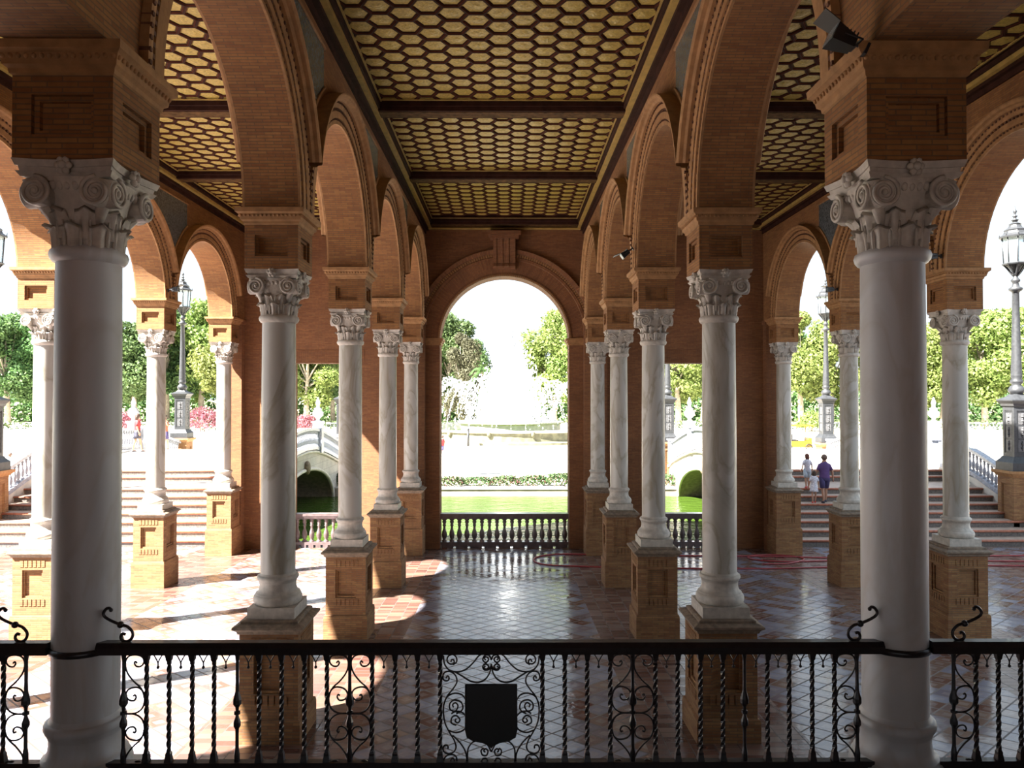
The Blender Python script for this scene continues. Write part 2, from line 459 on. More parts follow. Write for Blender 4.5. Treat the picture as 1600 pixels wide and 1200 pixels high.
# ------------------------------------------------------------------ structure: floor
m = MB()
xs = [-40, -18.5, 18.5, 40]
for i in range(3):
    m.add([(xs[i], YF - 0.4, zf(YF - 0.4)), (xs[i + 1], YF - 0.4, zf(YF - 0.4)), (xs[i + 1], YW1, zf(YW1)), (xs[i], YW1, zf(YW1))], [(0, 1, 2, 3)])
m.box(-40, 40, YW1 - 0.02, YW1, -1.2, zf(YW1) - 0.001)
tag(m.build('floor', M['floor']), kind='structure')
m = MB(); m.box(-9.4, 9.4, -5.0, YF, 1.75, 2.2); m.box(-9.4, 9.4, YF - 0.3, YF - 0.05, 0.55, 1.75)
tag(m.build('gallery_floor', M['stone_cap']), kind='structure')
m = MB(); m.box(-40, 40, -40, YF - 0.4, zf(5.2) - 0.3, zf(5.2)); 
tag(m.build('floor_rear', M['floor']), kind='structure')

# ------------------------------------------------------------------ structure: arcades
def arcade(name, xc, y0row, y1row, solid_before, tile_side):
    """wall with round arches between rows; parts: archivolt, spandrel_tile, ceiling cornice"""
    root = empty(name, (xc, 0, 0), kind='structure')
    zt = 10.75
    m = MB()
    rows = YR
    NA = 28
    for bi in range(len(rows) - 1):
        yc = (rows[bi] + rows[bi + 1]) / 2
        for sgn in (-1, 1):
            x = sgn * HW
            P = []
            for k in range(NA + 1):
                th = pi * k / NA
                y = yc - AR * cos(th); z = ZS + AR * sin(th)
                P.append([(x, y, z), (x, y, zt)])
            m.sheet(P, flip=(sgn < 0))
        P = [[(-HW, yc - AR * cos(pi * k / NA), ZS + AR * sin(pi * k / NA)), (HW, yc - AR * cos(pi * k / NA), ZS + AR * sin(pi * k / NA))] for k in range(NA + 1)]
        m.sheet(P, smooth=True, uvf=lambda i, j: (j * 2 * HW, i * pi * AR / NA))
    for ri, yr in enumerate(rows):
        a, b2 = yr - HW, yr + HW
        if ri == len(rows) - 1: b2 = YW0
        if ri == 0: a = -5.0
        m.box(-HW, HW, a, b2, ZS, zt)
    wall = m.build('brickwork', M['brick'], root)
    if solid_before:
        q = MB(); q.box(-HW, HW, -5.0, YR[0] - 0.5, 2.2, ZS)
        q.build('solid_bay', M['brick_wall'], root)
    # archivolts, one per arch
    for bi in range(len(rows) - 1):
        yc = (rows[bi] + rows[bi + 1]) / 2
        a = MB()
        prof = [(0.0, 0.0), (0.0, 0.03), (0.055, 0.03), (0.06, 0.012), (0.085, 0.012), (0.09, 0.05), (0.19, 0.05), (0.20, 0.02),
                (0.235, 0.02), (0.24, 0.055), (0.30, 0.07), (0.335, 0.07), (0.335, 0.0)]
        for sgn in (-1, 1):
            P = []
            for k in range(NA * 1 + 1):
                th = pi * k / NA
                row = []
                for (dr, pj) in prof:
                    r = AR + dr
                    row.append((sgn * (HW + pj), yc - r * cos(th), ZS + r * sin(th)))
                P.append(row)
            a.sheet(P, smooth=False, flip=(sgn > 0), uvf=lambda i, j: (prof[j][0], i * pi * AR / NA))
            # beads and dentils
            nb = 74
            for k in range(nb):
                th = pi * (k + .5) / nb
                for rr, pj, sz, mi in ((AR + 0.217, 0.052, 0.018, 1), (AR + 0.072, 0.034, 0.013, 1), (AR + 0.317, 0.085, 0.015, 1)):
                    cy, cz = yc - rr * cos(th), ZS + rr * sin(th)
                    ty, tz = sin(th), cos(th)
                    v = []
                    for dx in (0, pj):
                        for (p1, p2) in ((-1, -1), (1, -1), (1, 1), (-1, 1)):
                            v.append((sgn * (HW + dx), cy + p1 * sz * ty + p2 * sz * -tz * -1 * 0 + p2 * sz * (-cos(th)), cz + p1 * sz * tz + p2 * sz * sin(th)))
                    a.add(v, [(4, 5, 6, 7), (0, 1, 5, 4), (1, 2, 6, 5), (2, 3, 7, 6), (3, 0, 4, 7)], mi)
        hd = MB()
        hp_ = [(0.335, 0.0), (0.335, 0.12), (0.37, 0.15), (0.38, 0.20), (0.42, 0.22), (0.445, 0.22), (0.445, 0.0)]
        for sgn in (-1, 1):
            P = []
            t0 = math.acos(min(1, (S / 2) / (AR + 0.445)))
            for k in range(NA + 1):
                th = t0 + (pi - 2 * t0) * k / NA
                P.append([(sgn * (HW + pj), yc + max(-S / 2, min(S / 2, -(AR + dr) * cos(th))), ZS + (AR + dr) * sin(th)) for dr, pj in hp_])
            hd.sheet(P, flip=(sgn > 0), uvf=lambda i, j: (hp_[j][0], i * pi * AR / NA))
        ao = a.build('archivolt', [M['terracotta'], M['terracotta_dark']], root)
        hd.build('hood_moulding', M['terracotta'], ao)
    # spandrel tile panels with raised borders
    for ri, yr in enumerate(rows[:-1] if True else rows):
        for sgn in (-1, 1):
            t = MB(); fr = MB()
            top = 10.02; Rr = AR + 0.50
            P = []; n = 16; tmax = 0.92
            for k in range(n + 1):
                tt = -tmax + 2 * tmax * k / n
                d = S / 2 - abs(tt)
                z = ZS + sqrt(max(0, Rr * Rr - d * d)) + 0.06
                P.append([(sgn * (HW + 0.012), yr + tt, min(z, top - 0.01)), (sgn * (HW + 0.012), yr + tt, top)])
            t.sheet(P, flip=(sgn < 0))
            t.build('spandrel_tile', M['tile_blue'], root)
            pts = [(p[0][0] + sgn * 0.01, p[0][1], p[0][2]) for p in P]
            fr.tube(pts, 0.022, 6); fr.tube([(P[0][1][0], yr - tmax - .05, top), (P[0][1][0], yr + tmax + .05, top)], 0.022, 6)
            fr.build('spandrel_moulding', M['terracotta'], root)
    return root
arcade('wall_inner_left', -XI, 0, 4, False, 1)
arcade('wall_inner_right', XI, 0, 4, False, 1)
arcade('wall_left', -XO, 0, 4, True, 1)
arcade('wall_right', XO, 0, 4, True, 1)

# gallery back behind the camera, its unseen opening added to light the columns
m = MB(); m.box(-9.4, 9.4, -5.4, -5.0, 4.5, 10.7); m.box(-9.4, -3.2, -5.4, -5.0, 2.2, 4.5); m.box(3.2, 9.4, -5.4, -5.0, 2.2, 4.5)
tag(m.build('wall_rear', M['brick_wall']), kind='structure')
# mass of the building above the ceiling
m = MB(); m.box(-9.3, 9.3, -5.4, YW1, 10.76, 14.2)
tag(m.build('upper_storey', M['brick_wall']), kind='structure')

# ------------------------------------------------------------------ end wall
CR_, CSP = 2.08, 6.72
OPN = (4.75, 6.85, 6.0)
m = MB()
def wq(x0, x1, z0, z1):
    m.add([(x0, YW0, z0), (x1, YW0, z0), (x1, YW0, z1), (x0, YW0, z1)], [(0, 1, 2, 3)])
    m.add([(x0, YW1, z0), (x1, YW1, z0), (x1, YW1, z1), (x0, YW1, z1)], [(3, 2, 1, 0)])
ZB = -1.0; ZT = 10.75
for sg in (-1, 1):
    def W(a, b2, z0, z1):
        x0, x1 = sorted((sg * a, sg * b2)); wq(x0, x1, z0, z1)
    W(CR_, OPN[0], ZB, ZT); W(OPN[1], 8.95, ZB, ZT); W(OPN[0], OPN[1], OPN[2], ZT); W(OPN[0], OPN[1], ZB, 0.05)
    for xx in (OPN[0], OPN[1]):
        m.add([(sg * xx, YW0, ZB), (sg * xx, YW1, ZB), (sg * xx, YW1, OPN[2]), (sg * xx, YW0, OPN[2])], [(0, 1, 2, 3)])
    m.add([(sg * OPN[0], YW0, OPN[2]), (sg * OPN[1], YW0, OPN[2]), (sg * OPN[1], YW1, OPN[2]), (sg * OPN[0], YW1, OPN[2])], [(0, 1, 2, 3)])
    m.add([(sg * 8.95, YW0, ZB), (sg * 8.95, YW1, ZB), (sg * 8.95, YW1, ZT), (sg * 8.95, YW0, ZT)], [(0, 1, 2, 3)])
    m.add([(sg * CR_, YW0, ZB), (sg * CR_, YW1, ZB), (sg * CR_, YW1, CSP), (sg * CR_, YW0, CSP)], [(0, 1, 2, 3)])
wq(-CR_, CR_, ZB, 0.05)
NA = 40
for Y, fl in ((YW0, False), (YW1, True)):
    P = [[(-CR_ * cos(pi * k / NA), Y, CSP + CR_ * sin(pi * k / NA)), (-CR_ * cos(pi * k / NA), Y, ZT)] for k in range(NA + 1)]
    m.sheet(P, flip=not fl)
P = [[(-CR_ * cos(pi * k / NA), YW0, CSP + CR_ * sin(pi * k / NA)), (-CR_ * cos(pi * k / NA), YW1, CSP + CR_ * sin(pi * k / NA))] for k in range(NA + 1)]
m.sheet(P, smooth=True, uvf=lambda i, j: (j * 0.7, i * pi * CR_ / NA))
bw = empty('wall_back', (0, 0, 0), kind='structure')
m.build('brickwork', M['brick_wall'], bw)
# archivolt of the end wall
a = MB()
prof = [(0.0, 0.0), (0.0, 0.05), (0.10, 0.05), (0.11, 0.03), (0.52, 0.03), (0.54, 0.07), (0.62, 0.07), (0.64, 0.04), (0.72, 0.04), (0.74, 0.11), (0.86, 0.15), (0.88, 0.0)]
P = []
for k in range(NA + 1):
    th = pi * k / NA
    P.append([(-(CR_ + dr) * cos(th), YW0 - pj, CSP + (CR_ + dr) * sin(th)) for dr, pj in prof])
a.sheet(P, mi=0, uvf=lambda i, j: (prof[j][0], i * pi * CR_ / NA))
nb = 110
for k in range(nb):
    th = pi * (k + .5) / nb
    for rr, sz, hh in ((CR_ + 0.68, 0.022, 0.04), (CR_ + 0.03, 0.022, 0.02)):
        c0 = Vector((-rr * cos(th), 0, CSP + rr * sin(th))); t1 = Vector((sin(th), 0, cos(th))) * sz; r1 = Vector((-cos(th), 0, sin(th))) * hh
        v = []
        for yy in (YW0 - 0.03, YW0 - 0.085):
            for p1, p2 in ((-1, -1), (1, -1), (1, 1), (-1, 1)):
                q = c0 + t1 * p1 + r1 * p2; v.append((q.x, yy, q.z))
        a.add(v, [(4, 5, 6, 7), (0, 1, 5, 4), (1, 2, 6, 5), (2, 3, 7, 6), (3, 0, 4, 7)], 1)
a.build('archivolt', [M['brick_wall'], M['terracotta']], bw)
# keystone: carved console
k = MB()
def yz_prism(mb, x0, x1, pts, mi=0):
    n = len(pts)
    v = [(x0, p[0], p[1]) for p in pts] + [(x1, p[0], p[1]) for p in pts]
    f = [tuple(range(n)), tuple(range(2 * n - 1, n - 1, -1))] + [(i, i + n, (i + 1) % n + n, (i + 1) % n) for i in range(n)]
    mb.add(v, f, mi)
side = [(YW0, 9.0), (YW0 - 0.16, 9.02), (YW0 - 0.22, 9.10), (YW0 - 0.17, 9.2), (YW0 - 0.20, 9.5), (YW0 - 0.30, 9.8), (YW0 - 0.34, 9.95), (YW0, 9.95)]
yz_prism(k, -0.36, 0.36, side)
for xx in (-0.30, -0.10, 0.10, 0.30):
    yz_prism(k, xx - 0.045, xx + 0.045, [(p[0] - 0.035 if p[0] < YW0 else p[0], p[1]) for p in side])
k.box(-0.46, 0.46, YW0 - 0.42, YW0, 9.95, 10.05); k.box(-0.52, 0.52, YW0 - 0.50, YW0, 10.05, 10.18)
k.build('keystone', M['brick_wall'], bw)
# imposts of the central arch and flat pilasters behind the last pillars
im = MB()
for sg in (-1, 1):
    for (z0, z1, d) in ((6.58, 6.66, 0.03), (6.66, 6.72, 0.06), (6.72, 6.80, 0.10)):
        x0, x1 = sorted((sg * (CR_ - d), sg * 2.62)); im.box(x0, x1, YW0 - d, YW1 + d, z0, z1)
im.build('impost_moulding', M['terracotta'], bw)
for sg in (-1, 1):
    for xc in (XI, XO):
        p = MB(); p.box(sg * xc - 0.36, sg * xc + 0.36, 23.80, YW0, zf(24) - 0.05, ZS)
        p.box(sg * xc - 0.40, sg * xc + 0.40, 23.76, YW0, ZS - 0.15, ZS - 0.001)
        p.build('pilaster', M['brick_wall'], bw)
for sg in (-1, 1):   # soldier course lintels
    p = MB(); x0, x1 = sorted((sg * (OPN[0] - 0.25), sg * (OPN[1] + 0.25)))
    n = 40
    for i in range(n):
        xa = x0 + (x1 - x0) * i / n
        p.box(xa + 0.003, xa + (x1 - x0) / n - 0.003, YW0 - 0.012, YW0, OPN[2], OPN[2] + 0.42)
    p.build('lintel', M['brick_wall'], bw)

# ------------------------------------------------------------------ ceiling
ceil = empty('ceiling', (0, 0, 0), kind='structure')
m = MB(); m.box(-9.0, 9.0, -5.0, YW0, 10.66, 10.75); m.build('ceiling_slab', M['rib'], ceil)
def hex_panel():
    m = MB(); a = 0.235
    wx, wy = 5.0, S - 0.42
    ni = int(wx / 2 / (1.5 * a)) + 1; nj = int(wy / 2 / (sqrt(3) * a)) + 1
    for i in range(-ni, ni + 1):
        for j in range(-nj - 1, nj + 1):
            cx = i * 1.5 * a; cy = j * sqrt(3) * a + (sqrt(3) * a / 2 if i % 2 else 0)
            if abs(cx) > wx / 2 + 0.02 or abs(cy) > wy / 2 + 0.1: continue
            v = []
            rings = [(1.0, 0.0, 0), (0.92, 0.0, 0), (0.905, 0.012, 1), (0.865, 0.014, 1), (0.85, 0.022, 0), (0.825, 0.024, 2), (0.80, 0.018, 2), (0.77, 0.026, 2), (0.42, 0.020, 2), (0.2, 0.010, 2)]
            for (rs, dz, mi) in rings:
                for q in range(6):
                    t = pi / 3 * q
                    v.append((cx + a * rs * cos(t), cy + a * rs * sin(t), dz))
            for ri in range(len(rings) - 1):
                fs = []
                for q in range(6):
                    q2 = (q + 1) % 6
                    fs.append((ri * 6 + q2, ri * 6 + q, ri * 6 + 6 + q, ri * 6 + 6 + q2))
                mi = (0, 1, 1, 0, 0, 2, 0, 2, 2)[ri]
                m.add([v[x] for x in range(ri * 6, ri * 6 + 12)], [tuple(x - ri * 6 for x in f) for f in fs], mi)
            m.add(v[-6:], [(5, 4, 3, 2, 1, 0)], 2)
    return m
hp = None
for xc in (0, -2 * XI, 2 * XI):
    for bi in range(-1, 4):
        yc = 5.40 + S * (bi + 0.5)
        if hp is None:
            hp = hex_panel().build('coffered_panel', [M['rib'], M['rib_red'], M['gold']], ceil); o = hp
        else:
            o = hp.copy(); C.objects.link(o)
        o.location = (xc, yc, ZC)
    for bi in range(0, 5):
        yc = 5.40 + S * bi
        b_ = MB()
        x0, x1 = xc - 2.55, xc + 2.55
        wbm = 0.24 if bi < 4 else 0.24
        yb0, yb1 = yc - wbm, yc + wbm
        if bi == 4: yb1 = YW0; yb0 = 23.55
        b_.box(x0, x1, yb0, yb1, 10.46, 10.66, 0)
        b_.box(x0, x1, yb0 + 0.05, yb1 - 0.05, 10.38, 10.46, 0)
        b_.box(x0, x1, yb0 + 0.11, yb1 - 0.11, 10.372, 10.38, 1)
        b_.box(x0, x1, yb0 - 0.07, yb0 - 0.04, 10.535, 10.55, 2)
        b_.box(x0, x1, yb1 + 0.04, yb1 + 0.07, 10.535, 10.55, 2) if bi < 4 else b_.box(x0, x1, YW0 - 0.16, YW0 - 0.02, 10.30, 10.34, 2)
        b_.build('beam', [M['rib'], M['beam'], M['gold_line']], ceil)
    for sg in (-1, 1):
        c = MB()
        def cb(a0, a1, z0, z1, mi):
            x0, x1 = sorted((xc + sg * a0, xc + sg * a1)); c.box(x0, x1, -5.0, YW0, z0, z1, mi)
        cb(2.44, 2.56, 10.28, 10.34, 0); cb(2.35, 2.56, 10.34, 10.42, 1); cb(2.31, 2.56, 10.42, 10.50, 0)
        cb(2.41, 2.56, 10.50, 10.53, 1); cb(2.30, 2.56, 10.53, 10.57, 0); cb(2.27, 2.30, 10.535, 10.56, 1); cb(2.52, 2.56, 10.18, 10.28, 1 if False else 0)
        c.build('cornice', [M['rib'], M['gold_line']], ceil)

# ------------------------------------------------------------------ columns and pedestals
def volute(mb, c, u, nrm, r=0.10, flip=1, th=0.05):
    """scroll on a face: c centre, u horizontal axis, nrm outward normal"""
    u = Vector(u); nrm = Vector(nrm); c = Vector(c); z = Vector((0, 0, 1))
    n = 18
    # drum
    v = []; f = []
    for d in (-th, 0.0):
        for k in range(n):
            a_ = 2 * pi * k / n; v.append(c + nrm * d + (u * cos(a_) + z * sin(a_)) * r * 0.95)
    for k in range(n): f.append((k, (k + 1) % n, n + (k + 1) % n, n + k))
    f.append(tuple(range(n, 2 * n)))
    mb.add(v, f, 0, False)
    pts = []; rad = []
    turns = 2.3; N_ = 44
    for i in range(N_):
        t = i / (N_ - 1); a_ = pi / 2 - t * turns * 2 * pi
        rr = r * (1 - 0.82 * t)
        pts.append(c + nrm * 0.006 + (u * cos(a_) * flip * -1 + z * sin(a_)) * rr); rad.append(0.016 * (1 - 0.4 * t))
    mb.tube(pts, rad, 5)
    mb.ball(tuple(c + nrm * 0.004), 0.022, 8)

def capital_mesh(rs, hh=0.58):
    """local z 0 = top of neck ring"""
    m = MB()
    m.lathe([(rs * 0.98, -0.0), (rs * 0.98, 0.06), (rs, 0.14), (rs * 1.06, 0.24), (rs * 1.2, 0.34), (rs * 1.36, 0.42), (rs * 1.4, 0.47)], 28)
    # vertical flutes / leaf ribs low on the bell
    for k in range(24):
        a = 2 * pi * k / 24
        m.tube([((rs + 0.0) * cos(a), (rs + 0.0) * sin(a), 0.0), ((rs + 0.012) * cos(a), (rs + 0.012) * sin(a), 0.10), ((rs + 0.022) * cos(a), (rs + 0.022) * sin(a), 0.19)], [0.012, 0.014, 0.006], 5)
    # acanthus leaves
    for ring, (n_, zb, ht, wd, off) in enumerate(((8, 0.0, 0.20, 0.085, 0.0), (8, 0.06, 0.26, 0.075, pi / 8))):
        for k in range(n_):
            a = 2 * pi * k / n_ + off
            P = []
            for i in range(8):
                t = i / 7
                out = rs * (1.0 + 0.16 * t * t) + 0.012 + (0.028 * max(0, t - 0.6) / 0.4)
                z = zb + ht * (t if t < 0.85 else 0.85 - (t - 0.85) * 0.6)
                w = wd * (1 - 0.35 * t * t) * (1 + 0.07 * sin(t * 22))
                row = []
                for j in range(7):
                    s_ = (j - 3) / 3
                    o_ = out + 0.018 * cos(s_ * pi * 1.5) - 0.012 * abs(s_)
                    aa = a + s_ * w / rs
                    row.append((o_ * cos(aa), o_ * sin(aa), z - 0.03 * abs(s_) * t))
                P.append(row)
            m.sheet(P, smooth=True)
    # volutes, egg band and abacus
    hf = 0.335
    for k in range(4):
        a = k * pi / 2
        nrm = (sin(a), -cos(a), 0); u = (cos(a), sin(a), 0)
        for sg in (-1, 1):
            c0 = (nrm[0] * 0.305 + u[0] * sg * 0.205, nrm[1] * 0.305 + u[1] * sg * 0.205, 0.365)
            volute(m, c0, u, nrm, 0.103, sg, 0.13)
        # corner scroll mass
        ca = a + pi / 4
        cv = Vector((cos(ca), sin(ca), 0)); tv = Vector((-sin(ca), cos(ca), 0))
        pts = [cv * (rs + 0.0) + Vector((0, 0, 0.16)), cv * (rs + 0.04) + Vector((0, 0, 0.24)), cv * (rs + 0.12) + Vector((0, 0, 0.36)), cv * (rs + 0.15) + Vector((0, 0, 0.46))]
        m.tube(pts, [0.02, 0.04, 0.06, 0.06], 8)
        # egg band
        for e in range(-2, 3):
            cc = Vector(nrm) * 0.27 + Vector(u) * e * 0.052
            m.ball((cc.x, cc.y, 0.415), 0.024, 8, sc=(1, 1, 1.4))
        cc = Vector(nrm) * 0.262
        v = []
        for (uu, nn, zz) in ((-.16, .245, .44), (.16, .245, .44), (.16, .275, .44), (-.16, .275, .44), (-.16, .245, .475), (.16, .245, .475), (.16, .275, .475), (-.16, .275, .475)):
            q = Vector(nrm) * nn + Vector(u) * uu; v.append((q.x, q.y, zz))
        m.add(v, [(0, 3, 2, 1), (4, 5, 6, 7), (0, 1, 5, 4), (1, 2, 6, 5), (2, 3, 7, 6), (3, 0, 4, 7)])
        # fleuron
        fc = Vector(nrm) * 0.325
        for q in range(6):
            t = q * pi / 3; m.ball((fc.x + u[0] * 0.035 * cos(t), fc.y + u[1] * 0.035 * cos(t), 0.535 + 0.04 * sin(t)), 0.026, 7)
        m.ball((fc.x + nrm[0] * 0.015, fc.y + nrm[1] * 0.015, 0.535), 0.03, 8)
    def abacus(z0, z1, g0, g1):
        n = 8; v = []
        for (z, g) in ((z0, g0), (z1, g1)):
            for k in range(4):
                a = k * pi / 2 - pi / 2
                for i in range(n):
                    s_ = -1 + 2 * i / n
                    w = hf * g
                    off = w - 0.05 * (1 - s_ * s_)
                    uu = s_ * w * 0.985
                    nx, ny = cos(a), sin(a)
                    v.append((nx * off - ny * uu, ny * off + nx * uu, z))
        N_ = 4 * n
        f = [(i, (i + 1) % N_, N_ + (i + 1) % N_, N_ + i) for i in range(N_)] + [tuple(range(N_))[::-1], tuple(range(N_, 2 * N_))]
        m.add(v, f)
    abacus(0.465, 0.50, 0.92, 0.99); abacus(0.50, 0.535, 0.93, 0.95); abacus(0.535, hh, 0.99, 1.04)
    return m

ZPT = 2.14       # pedestal top
ZN = 6.02        # neck
ZCT = 6.60       # capital top
BASE = [(0.280, 0.14), (0.294, 0.15), (0.306, 0.175), (0.310, 0.20), (0.306, 0.23), (0.294, 0.255), (0.280, 0.262), (0.278, 0.263), (0.278, 0.283), (0.276, 0.284), (0.252, 0.30), (0.238, 0.33),
        (0.231, 0.37), (0.233, 0.41), (0.240, 0.430), (0.242, 0.431), (0.242, 0.448), (0.244, 0.449), (0.256, 0.455), (0.263, 0.47), (0.264, 0.485), (0.258, 0.502), (0.246, 0.510), (0.236, 0.511), (0.235, 0.512), (0.226, 0.525), (0.219, 0.54)]
def make_column(big):
    root = empty('marble_column', (0, 0, ZPT))
    rb, rt = (0.219, 0.212)
    mat = M['marble_plain'] if big else M['marble']
    z0 = ZPT
    b_ = MB()
    if big:
        b_.box(-0.315, 0.315, -0.315, 0.315, 0, 0.14)
        pr = [(r, 0.14 + (z - 0.14) * 1.14) for r, z in BASE]; zb = 0.14 + 0.40 * 1.14
    else:
        b_.box(-0.30, 0.30, -0.30, 0.30, 0, 0.14)
        pr = BASE; zb = 0.54
    b_.lathe(pr, 40)
    b_.build('base', M['capital'] if not big else mat, root)
    s_ = MB()
    n = 10; H = ZN - 0.06 - z0 - zb
    pr = []
    for i in range(n + 1):
        t = i / n; pr.append((rb + (rt - rb) * t + 0.004 * sin(pi * t), zb + H * t))
    s_.lathe(pr, 44)
    s_.build('shaft', mat, root)
    r_ = MB()
    zz = ZN - z0 - 0.06
    r_.lathe([(rt, zz - 0.03), (rt + 0.02, zz - 0.02), (rt + 0.036, zz), (rt + 0.044, zz + 0.03), (rt + 0.036, zz + 0.055), (rt + 0.01, zz + 0.07), (rt, zz + 0.08)], 40)
    r_.build('neck_ring', M['capital'] if not big else mat, root)
    c_ = capital_mesh(rt)
    c_.v = [(x, y, z + ZN - z0) for (x, y, z) in c_.v]
    recalc(c_.build('capital', M['capital'], root))
    k_ = MB()
    zz = -z0
    k_.panel_box(HW, ZCT + zz, 7.16 + zz, 0.21, 6.76 + zz, 7.03 + zz, 0.07)
    kc = MB(); kc.sq_stack([(HW, 7.16 + zz), (0.355, 7.17 + zz), (0.36, 7.20 + zz), (0.385, 7.22 + zz), (0.39, 7.25 + zz), (0.405, 7.29 + zz), (0.435, 7.31 + zz), (0.44, 7.365 + zz)])
    k_.add([(-HW, -HW, ZCT + zz), (HW, -HW, ZCT + zz), (HW, HW, ZCT + zz), (-HW, HW, ZCT + zz)], [(3, 2, 1, 0)])
    for q in range(4):     # carved leaves along the cornice
        a = q * pi / 2
        for i in range(15):
            u = -0.37 + 0.74 * i / 14; d = 0.398
            kc.ball((u * cos(a) + d * sin(a), u * sin(a) - d * cos(a), 7.27 + zz), 0.018, 6)
    ko = k_.build('brick_impost', M['brick'], root); kc.build('impost_cornice', M['terracotta'], ko)
    return root
def make_pedestal(row):
    root = empty('brick_pedestal', (0, 0, 0))
    yr = YR[row]
    zb = zf(yr + 0.41) - 0.0
    p = MB(); p.sq_stack([(0.405, zb), (0.405, 0.84), (0.395, 0.89), (0.372, 0.90)])
    p.build('plinth', M['brick_yellow'], root)
    d = MB(); d.panel_box(0.37, 0.90, 1.97, 0.19, 1.22, 1.74, 0.06)
    for a in range(4):
        t = a * pi / 2
        for i in range(6):
            for zc in (1.80, 1.08):
                u = -0.20 + 0.08 * i; dd = 0.37
                v = []
                for du, dn, dz in ((-.03, 0, 0), (.03, 0, 0), (.03, .012, 0), (-.03, .012, 0), (-.03, 0, .12), (.03, 0, .12), (.03, .012, .12), (-.03, .012, .12)):
                    uu = u + du; nn = dd + dn - 0.002
                    v.append((uu * cos(t) + nn * sin(t), uu * sin(t) - nn * cos(t), zc + dz))
                d.add(v, [(3, 2, 6, 7), (0, 3, 7, 4), (2, 1, 5, 6), (4, 5, 6, 7) , (0, 1, 2, 3)])
    d.build('die', M['brick_yellow'], root)
    c = MB(); c.sq_stack([(0.372, 1.97), (0.39, 1.98), (0.40, 2.01), (0.43, 2.035), (0.445, 2.045), (0.445, 2.07), (0.385, 2.095), (0.36, 2.10), (0.36, 2.125), (0.335, 2.14)])
    c.build('cap', M['stone_cap'], root)
    return root
ordw = ['nearest', 'second', 'third', 'fourth', 'farthest']
lines = [(-XI, 'inner left', 'left of the central aisle'), (XI, 'inner right', 'right of the central aisle'), (-XO, 'outer left', 'along the sunny left edge'), (XO, 'outer right', 'along the shaded right edge')]
col_small = make_column(False); col_big = make_column(True)
used = {'s': False, 'b': False}
desc_col = {
    (0, 0): 'thick grey marble column at far left front, iron band round it',
    (0, 1): 'thick grey marble column at right front, iron band round it',
}
for li, (xc, nm, where) in enumerate(lines):
    for r in range(5):
        big = (r == 0)
        src = col_big if big else col_small; key = 'b' if big else 's'
        if not used[key]: o = src; used[key] = True
        else: o = copy_tree(src)
        o.location = (xc, YR[r], ZPT)
        if big and li < 2: lab = desc_col[(0, li)]
        else: lab = 'white veined marble column, %s of five in the row %s' % (ordw[r] if r in (0, 4) else ordw[r] + ' from the railing', where)
        tag(o, lab, 'column', 'marble columns of the arcade')
for r in range(5):
    src = make_pedestal(r)
    for li, (xc, nm, where) in enumerate(lines):
        o = src if li == 0 else copy_tree(src)
        o.location = (xc, YR[r], 0)
        tag(o, 'yellow brick pedestal under the %s column of the row %s' % (ordw[r], where), 'pedestal', 'brick pedestals of the arcade')

# ------------------------------------------------------------------ iron railing
PPM = F / 5.26
def px2(x, y): return ((x - 768.5) / 216.7, 5 - (y - 616) / 216.7)
def catmull(pts, n=5):
    P = [Vector(p) for p in pts]; out = []
    for i in range(len(P) - 1):
        p0 = P[max(i - 1, 0)]; p1 = P[i]; p2 = P[i + 1]; p3 = P[min(i + 2, len(P) - 1)]
        for k in range(n):
            t = k / n
            out.append(0.5 * ((2 * p1) + (-p0 + p2) * t + (2 * p0 - 5 * p1 + 4 * p2 - p3) * t * t + (-p0 + 3 * p1 - 3 * p2 + p3) * t ** 3))
    out.append(P[-1]); return out
RY = 5.27
ZR0, ZR1 = 2.44, 3.19      # bars
def twisted():
    m = MB(); N_ = 54; v = []; f = []
    for i in range(N_ + 1):
        t = i / N_; z = ZR0 + (ZR1 - ZR0) * t
        w = 0.0135
        if t < 0.05: w = 0.027 - t * 0.12
        elif t < 0.09: w = 0.020
        elif t > 0.955: w = 0.020 + (t - 0.955) * 0.15
        elif t > 0.93: w = 0.020
        tw = 0 if (t < 0.1 or t > 0.9) else (t - 0.1) * 6.5 * pi
        w2 = w * 1.25
        for k in range(4):
            a = pi / 4 + k * pi / 2 + tw; v.append((w2 * cos(a), w2 * sin(a), z))
    for i in range(N_):
        for k in range(4): f.append((i * 4 + k, i * 4 + (k + 1) % 4, i * 4 + 4 + (k + 1) % 4, i * 4 + 4 + k))
    m.add(v, f); return m
def knotted():
    m = MB()
    def zz(y): return 5 - (y - 616) / 216.7
    pr = [(0.020, ZR0), (0.020, zz(1160)), (0.013, zz(1150)), (0.012, zz(1130)), (0.014, zz(1122)), (0.026, zz(1117)), (0.026, zz(1112)), (0.013, zz(1104)), (0.011, zz(1101)), (0.022, zz(1100)), (0.022, zz(1096)), (0.011, zz(1095)), (0.014, zz(1089)), (0.030, zz(1084)), (0.030, zz(1078)), (0.014, zz(1066)), (0.012, zz(1050)), (0.012, zz(1020)), (0.020, ZR1)]
    m.lathe(pr, 8, smooth=False); return m
def pendant():
    m = MB(); zt = ZR1 + 0.002
    for sg in (-1, 1):
        m.tube(catmull([(sg * 0.052, 0, zt), (sg * 0.030, 0, zt - 0.014), (sg * 0.012, 0, zt - 0.042), (0, 0, zt - 0.068)], 4), 0.0045, 5)
    m.tube([(0, 0, zt - 0.062), (0, 0, zt - 0.095)], 0.005, 5); m.ball((0, 0, zt - 0.10), 0.011, 8)
    return m
proto = {}
def part(kind, fn, parent, x, mat='iron'):
    if kind not in proto:
        o = fn().build(kind, M[mat], parent); proto[kind] = o
    else:
        o = proto[kind].copy(); C.objects.link(o); o.parent = parent
    o.location = (x, 0, 0)
    return o
